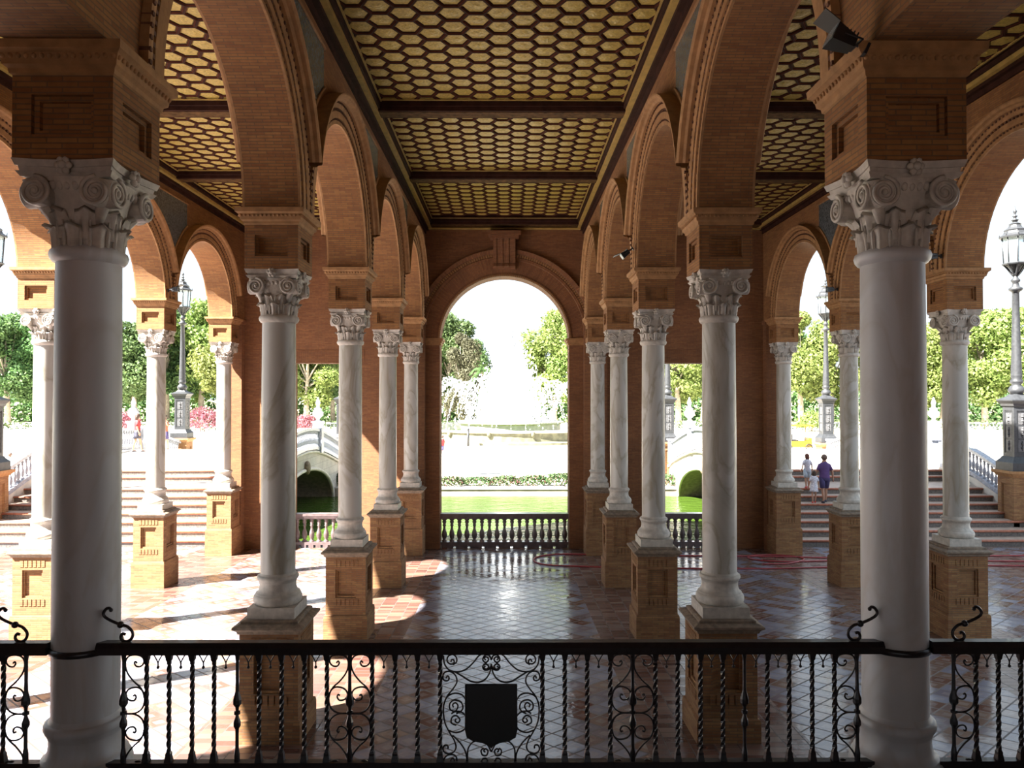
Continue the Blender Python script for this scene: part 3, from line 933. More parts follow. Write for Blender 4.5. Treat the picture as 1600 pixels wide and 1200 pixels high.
def cpx(cx, pts):   # crop pixels (x4, origin 400/900) -> local metres relative to bar cx
    return [((x - cx) / 4 / 216.7, 0, 5 - (900 + y / 4 - 616) / 216.7) for x, y in pts]
sA = [(535, 492), (545, 482), (551, 494), (538, 512), (512, 510), (494, 488), (500, 458), (530, 443), (575, 446), (602, 472), (605, 515), (588, 560), (552, 605), (512, 642), (490, 690), (492, 740), (512, 775), (550, 795), (600, 797)]
sB = [(556, 690), (545, 684), (540, 700), (555, 718), (585, 712), (602, 685), (590, 655), (560, 640), (525, 640), (500, 662), (490, 700)]
def half_scroll():
    m = MB()
    for st in (sA, sB):
        p = cpx(615, st); m.tube(catmull(p, 4), 0.0062, 5)
        p = cpx(615, [(x, 797 + (797 - y)) for x, y in st]); m.tube(catmull(p, 4), 0.0062, 5)
    return m
def scroll(parent, x, sg):
    o = part('scroll', half_scroll, parent, x); 
    o.scale.x = sg     # local +1 = leftwards drawing, -1 mirrored
    return o
def build_rail(root, x0, x1, zr=3.272):
    r_ = MB()
    prof = [(-0.045, ZR1), (0.045, ZR1), (0.05, ZR1 + 0.02), (0.055, ZR1 + 0.05), (0.035, zr), (-0.035, zr), (-0.055, ZR1 + 0.05), (-0.05, ZR1 + 0.02)]
    n = len(prof)
    v = [(x0, p[0], p[1]) for p in prof] + [(x1, p[0], p[1]) for p in prof]
    r_.add(v, [tuple(range(n))[::-1], tuple(range(n, 2 * n))] + [(i, (i + 1) % n, (i + 1) % n + n, i + n) for i in range(n)])
    r_.build('top_rail', M['iron'], root)
    b_ = MB(); b_.box(x0, x1, -0.03, 0.03, 2.40, ZR0); b_.box(x0, x1, -0.045, 0.045, 2.30, 2.385); b_.box(x0, x1, -0.012, 0.012, 2.385, 2.40)
    b_.build('bottom_rail', M['iron'], root)
    for i in range(max(2, int((x1 - x0) / 1.2) + 1)):
        k_ = MB(); xx = x0 + 0.1 + (x1 - x0 - 0.2) * i / max(1, int((x1 - x0) / 1.2)); k_.box(xx - 0.02, xx + 0.02, -0.03, 0.03, 2.2, 2.30); k_.build('foot_post', M['iron'], root)
P1 = 1 / 216.7
cen = empty('iron_railing', (0, RY, 0), label='black wrought iron railing between the two front columns, with a shield in its middle', cat='railing', group='wrought iron gallery railings')
build_rail(cen, -2.74, 2.74)
for sg in (-1, 1):
    for d in (77.5, 111.5, 145.5, 180.5, 249, 283, 317.5, 351.5, 419.5, 452.5, 487.5, 521.5): part('baluster', twisted, cen, sg * d * P1)
    for d in (214.5, 384.5, 556): part('knotted_baluster', knotted, cen, sg * d * P1)
    for d in (94.5, 128.5, 163, 266, 300, 334.5, 368, 402, 436, 470, 504.5): part('pendant', pendant, cen, sg * d * P1)
    for s2 in (-1, 1): scroll(cen, sg * 214.5 * P1, s2)
    scroll(cen, sg * 556 * P1, sg)
# shield and its scrollwork
sh = MB()
def shz(y): return 5 - (y - 616) / 216.7
out = [(-38.5, 1054), (38.5, 1054), (38.5, 1122), (36, 1133), (27, 1138), (12, 1141), (3, 1145), (0, 1149), (-3, 1145), (-12, 1141), (-27, 1138), (-36, 1133), (-38.5, 1122)]
n = len(out)
v = [(x * P1, -0.028, shz(y)) for x, y in out] + [(x * P1, -0.012, shz(y)) for x, y in out]
sh.add(v, [tuple(range(n)), tuple(range(2 * n - 1, n - 1, -1))] + [(i, (i + 1) % n, (i + 1) % n + n, i + n) for i in range(n)])
sh.tube([(x * P1, -0.026, shz(y)) for x, y in out + [out[0]]], 0.006, 6)
so = sh.build('shield', M['black'], cen)
cx0 = 1474
strokes = [
    [(1228, 488), (1234, 474), (1248, 480), (1244, 498), (1222, 500), (1206, 482), (1212, 455), (1240, 443), (1262, 462), (1262, 490), (1240, 505)],
    [(1184, 450), (1190, 500), (1220, 538), (1262, 548), (1312, 538), (1358, 500), (1392, 458), (1412, 442)],
    [(1250, 545), (1300, 575), (1350, 605), (1400, 610), (1440, 590), (1465, 550), (1474, 500)],
    [(1440, 478), (1432, 464), (1446, 458), (1458, 474), (1440, 492), (1422, 474), (1436, 448), (1462, 450), (1474, 476)],
    [(1438, 512), (1430, 524), (1444, 532), (1458, 516), (1440, 500), (1422, 514), (1432, 536), (1458, 534), (1474, 508)],
    [(1200, 586), (1206, 574), (1218, 582), (1212, 600), (1190, 600), (1180, 580), (1190, 552), (1225, 546), (1258, 572), (1264, 612), (1240, 652), (1202, 702), (1184, 765), (1192, 850), (1222, 915), (1250, 962), (1260, 1005), (1240, 1035), (1205, 1040), (1182, 1018), (1190, 992), (1210, 992), (1212, 1010)],
    [(1245, 762), (1240, 745), (1258, 735), (1272, 755), (1255, 785), (1225, 775), (1222, 740), (1250, 718), (1290, 730), (1302, 765), (1285, 790), (1262, 800)],
    [(1186, 745), (1205, 700), (1250, 678), (1300, 690), (1330, 740)],
    [(1262, 830), (1255, 845), (1272, 855), (1284, 835), (1262, 812), (1236, 822), (1232, 855), (1262, 870)],
    [(1232, 800), (1262, 786), (1305, 798), (1330, 845), (1310, 895), (1262, 914), (1215, 900)],
    [(1240, 1092), (1250, 1080), (1240, 1068), (1228, 1080), (1240, 1105), (1264, 1095), (1262, 1060), (1235, 1046), (1200, 1056), (1182, 1095), (1200, 1140), (1245, 1160), (1295, 1142), (1324, 1090), (1318, 1030), (1285, 975), (1240, 930)],
    [(1438, 1032), (1428, 1022), (1440, 1012), (1454, 1026), (1444, 1052), (1420, 1048), (1412, 1022), (1428, 1008)],
    [(1438, 1088), (1428, 1100), (1440, 1108), (1454, 1094), (1444, 1070), (1420, 1074), (1412, 1098), (1428, 1112)],
    [(1330, 1060), (1334, 1010), (1362, 972), (1405, 962), (1445, 980), (1474, 1030)],
    [(1330, 1060), (1338, 1110), (1370, 1148), (1410, 1160), (1448, 1142), (1474, 1095)],
]
for sg in (-1, 1):
    m = MB()
    for st in strokes:
        p = [(sg * (cx0 - x) / 4 * P1 * -1, 0, z) for (x, y), (_, _, z) in zip(st, cpx(cx0, st))]
        m.tube(catmull(p, 4), 0.0062, 5)
    m.build('shield_scrollwork', M['iron'], so)
def bracket():
    m = MB()
    st = [(772, 172), (762, 160), (742, 166), (727, 190), (735, 212), (765, 232), (800, 248), (830, 260), (872, 272), (902, 305), (900, 338), (875, 360), (843, 356), (832, 335), (842, 315), (860, 318)]
    p = [((x - 870) / 4 * P1, 0, shz(900 + y / 4)) for x, y in st]
    c = catmull(p, 5); m.tube(c, 0.011, 6); m.ball(c[35], 0.024, 8); m.ball(c[0], 0.014, 8)
    return m
for sg, x in ((1, -(768.5 - 217) * P1), (-1, (768.5 - 217) * P1)):
    o = part('bracket', bracket, cen, x); o.scale.x = sg
def side_rail(sg, lab):
    xc = sg * XI
    root = empty('iron_railing', (xc, RY, 0), label=lab, cat='railing', group='wrought iron gallery railings')
    a, b2 = sorted((sg * 0.18, sg * 5.6)); build_rail(root, a, b2)
    part('knotted_baluster', knotted, root, sg * 0.345)
    scroll(root, sg * 0.345, -sg)
    for k in range(1, 14):
        part('baluster', twisted, root, sg * (0.345 + 0.158 * k))
    for k in range(1, 13): part('pendant', pendant, root, sg * (0.345 + 0.158 * (k + 0.5)))
    o = part('bracket', bracket, root, sg * 0.38); o.scale.x = -sg
    return root
side_rail(-1, 'black wrought iron railing left of the left front column')
side_rail(1, 'black wrought iron railing right of the right front column')
for sg, w in ((-1, 'left'), (1, 'right')):
    m = MB()
    m.lathe([(0.218, -0.02), (0.236, -0.022), (0.242, 0.0), (0.236, 0.022), (0.218, 0.02)], 40, cap=False)
    o = m.build('iron_collar', M['iron']); o.location = (sg * XI, YR[0], 3.205)
    tag(o, 'dark iron band clasping the thick %s front column' % w, 'band', 'iron bands round the front columns')

# ------------------------------------------------------------------ ceramic balustrades of the end wall
def baluster_mesh(h, r=0.09, seg=8):
    m = MB(); q = h
    pr = [(0.9, 0.0), (0.9, 0.06), (0.5, 0.09), (0.75, 0.16), (1.0, 0.28), (0.85, 0.42), (0.45, 0.56), (0.42, 0.66), (0.7, 0.72), (0.45, 0.76), (0.8, 0.86), (0.55, 0.93), (0.9, 0.95), (0.9, 1.0)]
    m.lathe([(r * a, q * b) for a, b in pr], seg)
    return m
bal = baluster_mesh(0.74).build('baluster', M['balustrade_dark'])
balw = baluster_mesh(0.72, 0.075).build('baluster', M['ceramic_white'])
bal_used = False
def end_balustrade(x0, x1, lab, n):
    global bal_used
    root = empty('ceramic_balustrade', ((x0 + x1) / 2, YW0 + 0.35, 0.05), label=lab, cat='balustrade', group='ceramic balustrades in the end wall openings')
    L_ = (x1 - x0) / 2
    m = MB(); m.box(-L_, L_, -0.13, 0.13, 0.94, 1.00); m.box(-L_, L_, -0.10, 0.10, 0.90, 0.94); m.box(-L_, L_, -0.15, 0.15, 1.00, 1.08); m.build('handrail', M['balustrade_dark'], root)
    # base with drain gaps
    m = MB(); m.box(-L_, L_, -0.12, 0.12, 0.07, 0.16)
    k = 9
    for i in range(k):
        a = -L_ + 2 * L_ * i / k; m.box(a + 0.04, a + 2 * L_ / k - 0.04, -0.12, 0.12, -0.03, 0.07)
    m.build('plinth', M['balustrade_dark'], root)
    for i in range(n):
        if not bal_used: o = bal; bal_used = True
        else: o = bal.copy(); C.objects.link(o)
        o.parent = root; o.location = (-L_ + 2 * L_ * (i + 0.5) / n, 0, 0.16)
end_balustrade(-CR_, CR_, 'dark ceramic balustrade across the central arch in front of the canal', 17)
end_balustrade(-OPN[1], -OPN[0], 'ceramic balustrade in the left square opening, bridge behind it', 9)
end_balustrade(OPN[0], OPN[1], 'ceramic balustrade in the right square opening, bridge behind it', 9)

# ------------------------------------------------------------------ stairs and bridges
RI, TR = 0.21, 0.59
SX0, SX1 = 9.05, 17.9
stepY = [24.45 + TR * k for k in range(7)] + [30.1, 30.55]
for sg, side in ((-1, 'left'), (1, 'right')):
    root = empty('stair_' + side, (0, 0, 0), kind='structure')
    b_ = MB(); t_ = MB(); n_ = MB()
    x0, x1 = sorted((sg * SX0, sg * SX1))
    ys = stepY + [31.2]
    for k in range(9):
        z1 = 0.02 + RI * (k + 1)
        b_.box(x0, x1, ys[k] + 0.05, ys[k + 1] + 0.06, -1.2, z1 - 0.055)
        t_.box(x0, x1, ys[k] + 0.10, ys[k + 1] + 0.05, z1 - 0.055, z1)
        n_.tube([(x0, ys[k] + 0.035, z1 - 0.035), (x1, ys[k] + 0.035, z1 - 0.035)], 0.035, 8)
        n_.box(x0, x1, ys[k] + 0.035, ys[k] + 0.10, z1 - 0.07, z1 + 0.001)
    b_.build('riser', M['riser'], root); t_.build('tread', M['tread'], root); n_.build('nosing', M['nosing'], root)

deck = [(31.0, 1.91), (32, 2.22), (33, 2.36), (34.5, 2.42), (36, 2.36), (37.2, 2.2), (38.5, 1.98), (40, 1.66), (41.2, 1.40), (42.5, 0.95), (44.0, 0.4), (45.2, 0.0)]
def dz(y):
    if y <= 31.0:
        if y < 24.6: return 0.2
        return min(1.91, 0.3 + (y - 24.6) * 0.356) if y < 28.6 else 1.75 + (y - 28.6) * 0.06
    for (a, za), (b2, zb_) in zip(deck, deck[1:]):
        if a <= y <= b2: return za + (zb_ - za) * (y - a) / (b2 - a)
    return 0.0
BC, BH, BSP = 34.5, 5.4, -0.5
def arch_z(y):
    t = (y - BC) / BH
    return BSP + 2.0 * sqrt(max(0, 1 - t * t))
def ball_line(root, x, ya, yb, n, top='handrail', mat='ceramic_white', zoff=0.0):
    """sloping parapet that follows dz"""
    m = MB(); c = MB(); K = max(2, int((yb - ya) / 0.5))
    P = []
    for i in range(K + 1):
        y = ya + (yb - ya) * i / K; z = dz(y) + zoff
        P.append((y, z))
    for (a, za), (b2, zb_) in zip(P, P[1:]):
        for (h0, h1, w, mb) in ((0.90, 1.02, 0.14, m), (0.0, 0.16, 0.12, c)):
            v = [(x - w, a, za + h0), (x + w, a, za + h0), (x + w, b2, zb_ + h0), (x - w, b2, zb_ + h0), (x - w, a, za + h1), (x + w, a, za + h1), (x + w, b2, zb_ + h1), (x - w, b2, zb_ + h1)]
            mb.add(v, [(0, 3, 2, 1), (4, 5, 6, 7), (0, 1, 5, 4), (1, 2, 6, 5), (2, 3, 7, 6), (3, 0, 4, 7)])
    m.build('handrail', M[mat], root); c.build('kerb', M[mat], root)
    global balw_used
    for i in range(n):
        y = ya + (yb - ya) * (i + 0.5) / n
        if not balw_used: o = balw; balw_used = True
        else: o = balw.copy(); C.objects.link(o)
        o.parent = root; o.location = (x, y, dz(y) + zoff + 0.17)
balw_used = False
for sg, side in ((-1, 'left'), (1, 'right')):
    root = empty('canal_bridge', (sg * 13.4, 35, 0))
    tag(root, 'pale stone arched bridge with white balustrades crossing the canal on the %s' % side, 'bridge', 'canal bridges')
    def PX(x): return x - sg * 13.4
    vt = MB(); dk = MB()
    ks = 60
    for X in (sg * 9.2, sg * 17.9):
        st = MB(); rim = MB(); ksm = MB()
        for thick in (0,):
            P = []
            for i in range(ks + 1):
                y = 31.2 + (45.2 - 31.2) * i / ks
                lo = max(arch_z(y), -1.2) if abs(y - BC) < BH else -1.2
                P.append([(PX(X), y - 35, min(lo, dz(y) - 0.05)), (PX(X), y - 35, dz(y))])
            st.sheet(P)
            # near abutment below the stairs
        st.add([(PX(X), 24.8 - 35, -1.2), (PX(X), 29.6 - 35, -1.2), (PX(X), 29.6 - 35, 1.9), (PX(X), 24.8 - 35, 0.3)], [(0, 1, 2, 3)])
        P = []
        for i in range(8):
            y = 29.6 + (31.2 - 29.6) * i / 7
            P.append([(PX(X), y - 35, arch_z(y)), (PX(X), y - 35, dz(y))])
        st.sheet(P)
        # rim moulding along the arch and below the parapet
        pts = []
        for i in range(41):
            t = pi * i / 40
            pts.append((PX(X + (-sg if abs(X) < 12 else sg) * 0.03), BC - 35 - BH * cos(t), BSP + 2.0 * sin(t)))
        rim.tube(pts, 0.09, 6)
        pts = [(PX(X + (-sg if abs(X) < 12 else sg) * 0.06), y_ - 35, dz(y_) - 0.10) for y_ in [29.8 + 0.4 * i for i in range(38)]]
        rim.tube(pts, 0.07, 6)
        ksm.ball((PX(X + (-sg if abs(X) < 12 else sg) * 0.10), BC - 35, BSP + 2.12), 0.26, 10, sc=(0.6, 0.8, 1.25))
        so_ = st.build('side_wall', M['bridge_stone'], root); rim.build('arch_moulding', M['stone_pale'], so_); ksm.build('carved_keystone', M['stone_cap'], so_)
    P = []
    for i in range(41):
        t = pi * i / 40
        y = BC - BH * cos(t); z = BSP + 2.0 * sin(t)
        P.append([(PX(sg * 9.2), y - 35, z), (PX(sg * 17.9), y - 35, z)])
    vt.sheet(P, smooth=True)
    P = [[(PX(sg * 9.2), y - 35, z), (PX(sg * 17.9), y - 35, z)] for y, z in deck]
    dk.sheet(P)
    vt.build('vault', M['vault'], root); dk.build('deck', M['plaza'], root)
    for (X, inner) in ((sg * 9.2, True), (sg * 17.9, False)):
        r2 = empty('bridge_parapet', (X, 0, 0.0))
        tag(r2, 'white ceramic balustrade on the %s edge of the %s bridge' % ('inner' if inner else 'outer', side), 'balustrade', 'bridge balustrades')
        ball_line(r2, 0, 31.3, 41.3, 44)
        for yy in (31.2, 36.9, 41.4):
            pm = MB(); pm.box(-0.2, 0.2, yy - 0.2, yy + 0.2, dz(yy) - 0.1, dz(yy) + 1.12); pm.box(-0.26, 0.26, yy - 0.26, yy + 0.26, dz(yy) + 1.12, dz(yy) + 1.2)
            pm.build('post', M['ceramic_white'], r2)
    r3 = empty('stair_parapet', (sg * 18.05, 0, 0.0))
    tag(r3, 'white ceramic balustrade climbing beside the %s stairs' % side, 'balustrade', 'stair balustrades')
    ball_line(r3, 0, 26.7, 30.9, 19, zoff=0.12)
    w = MB()
    P = [[(0.13, y, -1.2), (0.13, y, dz(y) + 0.12)] for y in (24.6, 26, 27, 28.5, 29.5, 31)]
    w.sheet(P); w.sheet([[(-a[0], a[1], a[2]) for a in r] for r in P]); w.build('stringer_wall', M['stone_pale'], r3)
if not bal_used: pass

# brick pedestals for the near lamps
def lamp_pedestal(x, y, z0, z1, lab):
    root = empty('lamp_pedestal', (x, y, z0), label=lab, cat='pedestal', group='lamp pedestals')
    h = z1 - z0
    m = MB(); m.panel_box(0.42, 0.0, h - 0.22, 0.22, 0.25, h - 0.45, 0.05); m.build('brick_block', M['brick_yellow'], root)
    m = MB(); m.sq_stack([(0.42, h - 0.22), (0.46, h - 0.18), (0.56, h - 0.08), (0.56, h)]); m.build('cap', M['terracotta'], root)

# lamp posts
def make_lamp():
    root = empty('street_lamp', (0, 0, 0))
    m = MB()
    m.sq_stack([(0.46, 0), (0.46, 0.28), (0.36, 0.40), (0.32, 0.48)])
    m.panel_box(0.30, 0.48, 2.20, 0.20, 0.60, 2.08, 0.025)
    m.sq_stack([(0.30, 2.20), (0.34, 2.24), (0.36, 2.32), (0.44, 2.42), (0.44, 2.46), (0.24, 2.56), (0.16, 2.66)])
    lb = m.build('base', M['lamp_metal'], root)
    p = MB()
    for a in range(4):
        t = a * pi / 2
        for i in range(3):
            z0 = 0.66 + i * 0.47; d = 0.285
            for (u0, u1, e0, e1) in ((-.15, .15, z0, z0 + 0.40),):
                v = [(u * cos(t) + d * sin(t), u * sin(t) - d * cos(t), z) for u, z in ((u0, e0), (u1, e0), (u1, e1), (u0, e1))]
                p.add(v, [(0, 1, 2, 3)])
            for zz in range(5):
                p.ball((d * sin(t), -d * cos(t), z0 + 0.05 + zz * 0.075), 0.05 if zz % 2 else 0.03, 6)
    p.build('relief_panel', M['lamp_panel'], lb)
    s_ = MB()
    s_.lathe([(0.16, 2.62), (0.24, 2.72), (0.27, 2.80), (0.20, 2.92), (0.13, 2.98), (0.20, 3.05), (0.20, 3.12), (0.15, 3.2), (0.18, 3.26), (0.17, 3.32), (0.17, 3.4), (0.15, 4.0), (0.125, 5.2), (0.105, 6.2), (0.13, 6.24), (0.20, 6.28), (0.22, 6.36), (0.12, 6.42), (0.09, 6.55), (0.14, 6.6), (0.14, 6.66), (0.08, 6.72), (0.07, 6.82)], 12)
    s_.build('shaft', M['lamp_metal'], root)
    c_ = MB()
    for k in range(8):
        a = 2 * pi * k / 8 + pi / 8
        c_.tube(catmull([(0.07 * cos(a), 0.07 * sin(a), 6.8), (0.16 * cos(a), 0.16 * sin(a), 6.92), (0.24 * cos(a), 0.24 * sin(a), 7.05), (0.36 * cos(a), 0.36 * sin(a), 7.2)], 3), 0.03, 5)
    c_.lathe([(0.08, 6.8), (0.12, 6.95), (0.2, 7.08), (0.30, 7.18)], 8, cap=False, a0=pi / 8)
    c_.lathe([(0.40, 7.18), (0.42, 7.22), (0.36, 7.26)], 8, a0=pi / 8, smooth=False)
    for k in range(8):
        a = 2 * pi * k / 8 + pi / 8
        c_.tube([(0.35 * cos(a), 0.35 * sin(a), 7.24), (0.40 * cos(a), 0.40 * sin(a), 8.15)], 0.02, 5)
    c_.lathe([(0.49, 8.13), (0.50, 8.18), (0.36, 8.28), (0.33, 8.36), (0.35, 8.40), (0.22, 8.5), (0.18, 8.58), (0.2, 8.61), (0.09, 8.68)], 8, a0=pi / 8, smooth=False)
    c_.lathe([(0.05, 8.66), (0.10, 8.74), (0.12, 8.76), (0.04, 8.8), (0.05, 8.86), (0.09, 8.89), (0.03, 8.93), (0.03, 8.98), (0.06, 9.04), (0.06, 9.08), (0.015, 9.14), (0.008, 9.26)], 10)
    for k in range(8):
        a = 2 * pi * k / 8 + pi / 8; c_.tube([(0.47 * cos(a), 0.47 * sin(a), 8.16), (0.48 * cos(a), 0.48 * sin(a), 8.32)], [0.02, 0.004], 5)
    lo = c_.build('lantern', M['lamp_metal'], root)
    g = MB(); g.lathe([(0.335, 7.26), (0.385, 8.14)], 8, a0=pi / 8, smooth=False, cap=False); 
    for gg in (g.build('lantern_glass', M['glass'], lo),): gg['label'] = 'pale blue lantern glass'
    return root
lamp = make_lamp()
lamps = [(17.9, 26.1, 2.35, 'tall grey iron street lamp on a brick pedestal at the right edge, nearest'), (-17.9, 26.1, 2.35, 'tall grey iron street lamp at the left edge beside the stairs, nearest'),
         (-17.9, 41.5, 2.59, 'grey iron street lamp at the far outer end of the left bridge'), (17.9, 41.8, 2.3, 'grey iron street lamp at the far outer end of the right bridge'),
         (9.2, 42.6, 2.3, 'grey iron street lamp seen through the right square opening'), (-9.2, 42.3, 2.3, 'grey iron street lamp at the far inner end of the left bridge')]
for i, (x, y, z, lab) in enumerate(lamps):
    o = lamp if i == 0 else copy_tree(lamp)
    o.location = (x, y, z); tag(o, lab, 'lamp post', 'ornate street lamps')
    gz = 0.02 if y < 30 else 0.0
    w = ['at the right edge, nearest', 'at the left edge, nearest', 'at the left bridge, outer corner', 'at the right bridge, outer corner', 'at the right bridge, inner corner', 'at the left bridge, inner corner'][i]
    lamp_pedestal(x, y, zf(24) - 0.9 if y < 30 else 0.0, z, 'brick pedestal carrying a street lamp ' + w)

# ------------------------------------------------------------------ canal, banks, plaza
m = MB(); m.add([(-90, 24.8, -0.44), (90, 24.8, -0.44), (90, 40.2, -0.44), (-90, 40.2, -0.44)], [(0, 1, 2, 3)])
tag(m.build('canal_water', M['water']), kind='structure')
m = MB(); m.box(-90, 90, 40.0, 40.45, -1.2, -0.08); m.box(-90, 90, 39.95, 40.5, -0.08, 0.02)
tag(m.build('canal_wall', M['canal_stone']), kind='structure')
m = MB(); m.add([(-300, 40.45, 0), (300, 40.45, 0), (300, 132, 0), (-300, 132, 0)], [(0, 1, 2, 3)])
m.box(-300, 300, 40.46, 41, -1.2, -0.01)
tag(m.build('plaza_ground', M['plaza']), kind='structure')
m = MB(); m.add([(-600, 132, -0.02), (600, 132, -0.02), (600, 700, -0.02), (-600, 700, -0.02)], [(0, 1, 2, 3)])
tag(m.build('park_ground', M['earth']), kind='structure')

def leaf_cloud(m, pts_fn, n, size, mi=0, flat=0.0):
    for i in range(n):
        p, nr = pts_fn()
        d = Vector((random.gauss(0, 1), random.gauss(0, 1), random.gauss(0, 1))) + Vector(nr) * 1.1
        d.normalize(); e1 = d.orthogonal().normalized(); e2 = d.cross(e1)
        a = random.uniform(0, 2 * pi); f1 = e1 * cos(a) + e2 * sin(a); f2 = d.cross(f1)
        s_ = size * random.uniform(0.6, 1.3)
        p = Vector(p)
        m.add([p - f1 * s_, p + f2 * s_ * 0.6, p + f1 * s_, p - f2 * s_ * 0.6], [(0, 1, 2, 3)], mi)

m = MB()
for sg in (-1, 1):
    x0, x1 = sorted((sg * 17.92, sg * 60)); m.box(x0, x1, 24.81, 27.5, -1.2, 0.015)
tag(m.build('quay', M['stone_pale']), kind='structure')

# flower hedge along the far bank: built of separate bushes
hb = None
random.seed(3)
for i in range(13):
    x = -9 + i * 1.5
    if hb is None or i in (1, 2):
        m = MB()
        def fn():
            a = random.uniform(0, 2 * pi); b2 = random.uniform(0.05, pi / 2)
            n_ = Vector((cos(a) * sin(b2 + .3), sin(a) * sin(b2 + .3), cos(b2)))
            r = random.uniform(0.6, 1.0)
            return (n_.x * 0.95 * r, n_.y * 0.45 * r, 0.1 + n_.z * 0.52 * r), n_
        leaf_cloud(m, fn, 900, 0.065); 
        root = empty('flowering_bush'); m.build('foliage', M['leaf_hedge'], root)
        m = MB(); leaf_cloud(m, fn, 110, 0.06)
        m.build('blossom', M['petal_pink'], root)
        m = MB()
        for q in range(6): m.tube([(random.uniform(-.5, .5), random.uniform(-.2, .2), -0.1), (random.uniform(-.6, .6), random.uniform(-.2, .2), 0.4)], 0.015, 4)
        m.build('stems', M['bark'], root)
        if hb is None: hb = [root]
        else: hb.append(root)
        o = root
    else: o = copy_tree(hb[i % len(hb)])
    o.location = (x, 41.0 + random.uniform(-.1, .1), -0.02); o.scale = (1, 1, random.uniform(0.85, 1.25))
    tag(o, 'low flowering bush in the pink rose hedge on the far canal bank', 'bush', 'bushes of the canal bank hedge')

# ------------------------------------------------------------------ fountain
fy = 84.0
root = empty('plaza_fountain', (0.4, fy, 0), label='large round stone fountain with a high white water plume', cat='fountain')
m = MB()
m.lathe([(11.6, 0.0), (11.6, 0.22), (11.2, 0.25), (11.0, 0.35), (10.9, 1.15)], 72, cap=False, smooth=False)
m.build('basin', M['moss_stone'], root)
m = MB(); m.lathe([(10.9, 1.15), (11.15, 1.22), (11.2, 1.38), (10.7, 1.40), (10.6, 0.6)], 72, cap=False, smooth=False)
m.build('basin_rim', M['stone_pale'], root)
for k in range(16):
    m = MB(); a = 2 * pi * (k + .5) / 16; m.ball((11.05 * cos(a), 11.05 * sin(a), 1.1), 0.32, 8, sc=(0.7, 0.7, 1.1)); m.build('spout_mask', M['moss_stone'], root)
m = MB(); m.lathe([(0.01, 0.7), (10.7, 0.7)], 48, cap=False); m.build('pool_water', M['water'], root)
m = MB(); m.lathe([(5.5, 0.6), (5.6, 1.7), (5.9, 1.85), (5.9, 2.0), (5.4, 2.0), (5.3, 1.9), (0.1, 1.9)], 48, cap=False, smooth=False)
m.build('inner_basin', M['stone_pale'], root)
random.seed(11)
def drops(m, c, s_):
    a = s_
    v = [(c[0] + a, c[1] + a, c[2] + a * 2), (c[0] - a, c[1] - a, c[2] + a * 1.5), (c[0] - a, c[1] + a, c[2] - a * 2), (c[0] + a, c[1] - a, c[2] - a * 1.5)]
    m.add(v, [(0, 1, 2), (0, 3, 1), (0, 2, 3), (1, 3, 2)])
m = MB()
for i in range(26000):
    t = random.random() ** 0.8
    z = 1.2 + 13.5 * t
    w = (3.6 * (1 - t) ** 1.6 + 0.3)
    drops(m, (random.gauss(0, w * 0.62), random.gauss(0, w * 0.62), z), random.uniform(0.02, 0.07))
o = m.build('water_plume', M['spray'], root); o['kind'] = 'stuff'
m = MB()
for k in range(40):
    a = 2 * pi * k / 40
    ca, sa = cos(a), sin(a)
    hj = 5.5 + random.uniform(-.5, .5)
    for i in range(170):
        t = random.random()
        rr = 9.6 - 5.0 * t + random.gauss(0, 0.05 + 0.15 * t); z = 0.9 + hj * (1 - (2 * t * 0.8 - 0.85) ** 2 / 0.7225) + random.gauss(0, 0.06)
        drops(m, (ca * rr, sa * rr, z), random.uniform(0.012, 0.035))
o = m.build('arching_jets', M['spray'], root); o['kind'] = 'stuff'

# ------------------------------------------------------------------ trees
def tree_mesh(seed, H, crown_r, crown_z0, nleaf, leaf, size, blobs=16):
    random.seed(seed)
    root = empty('park_tree')
    t = MB()
    lean = random.uniform(-0.4, 0.4)
    t.tube([(0, 0, -0.3), (lean * .3, 0, H * .2), (lean, 0.1, H * .45), (lean * 1.2, 0, H * .75)], [0.42, 0.34, 0.24, 0.08], 8)
    B = []
    for i in range(blobs):
        a = random.uniform(0, 2 * pi); zz = crown_z0 + (H - crown_z0) * (i + 0.5) / blobs
        k = sin(pi * min(0.97, 0.12 + 0.85 * (i + .5) / blobs)) ** 0.6
        rr = crown_r * k * random.uniform(0.3, 0.75)
        c = Vector((cos(a) * rr, sin(a) * rr, zz)); br = crown_r * random.uniform(0.32, 0.5) * (0.6 + 0.4 * k)
        c.z = min(c.z, H - br * 0.8)
        B.append((c, br))
        t.tube([(lean, 0, H * .35 + (zz - H * .35) * 0.2), tuple((c + Vector((lean, 0, H * .4))) / 2), tuple(c)], [0.13, 0.09, 0.03], 5)
    t.build('trunk', M['bark'], root)
    m = MB()
    def fn():
        c, br = random.choice(B)
        n_ = Vector((random.gauss(0, 1), random.gauss(0, 1), random.gauss(0, 1))).normalized()
        r = br * random.uniform(0.55, 1.08)
        return (c.x + n_.x * r, c.y + n_.y * r, c.z + n_.z * r * 0.85), n_
    leaf_cloud(m, fn, nleaf, size)
    m.build('foliage', M[leaf], root)
    return root
T = {
    'green_a': tree_mesh(1, 16, 5.5, 4.5, 15000, 'leaf', 0.23),
    'green_b': tree_mesh(2, 15, 5.0, 4.0, 13000, 'leaf', 0.22),
    'light_a': tree_mesh(3, 16, 5.5, 4.0, 15000, 'leaf_light', 0.23),
    'light_b': tree_mesh(4, 14, 4.8, 4.0, 13000, 'leaf_light', 0.21),
    'olive': tree_mesh(5, 14, 4.2, 2.0, 13000, 'leaf_olive', 0.2),
}
tused = {}
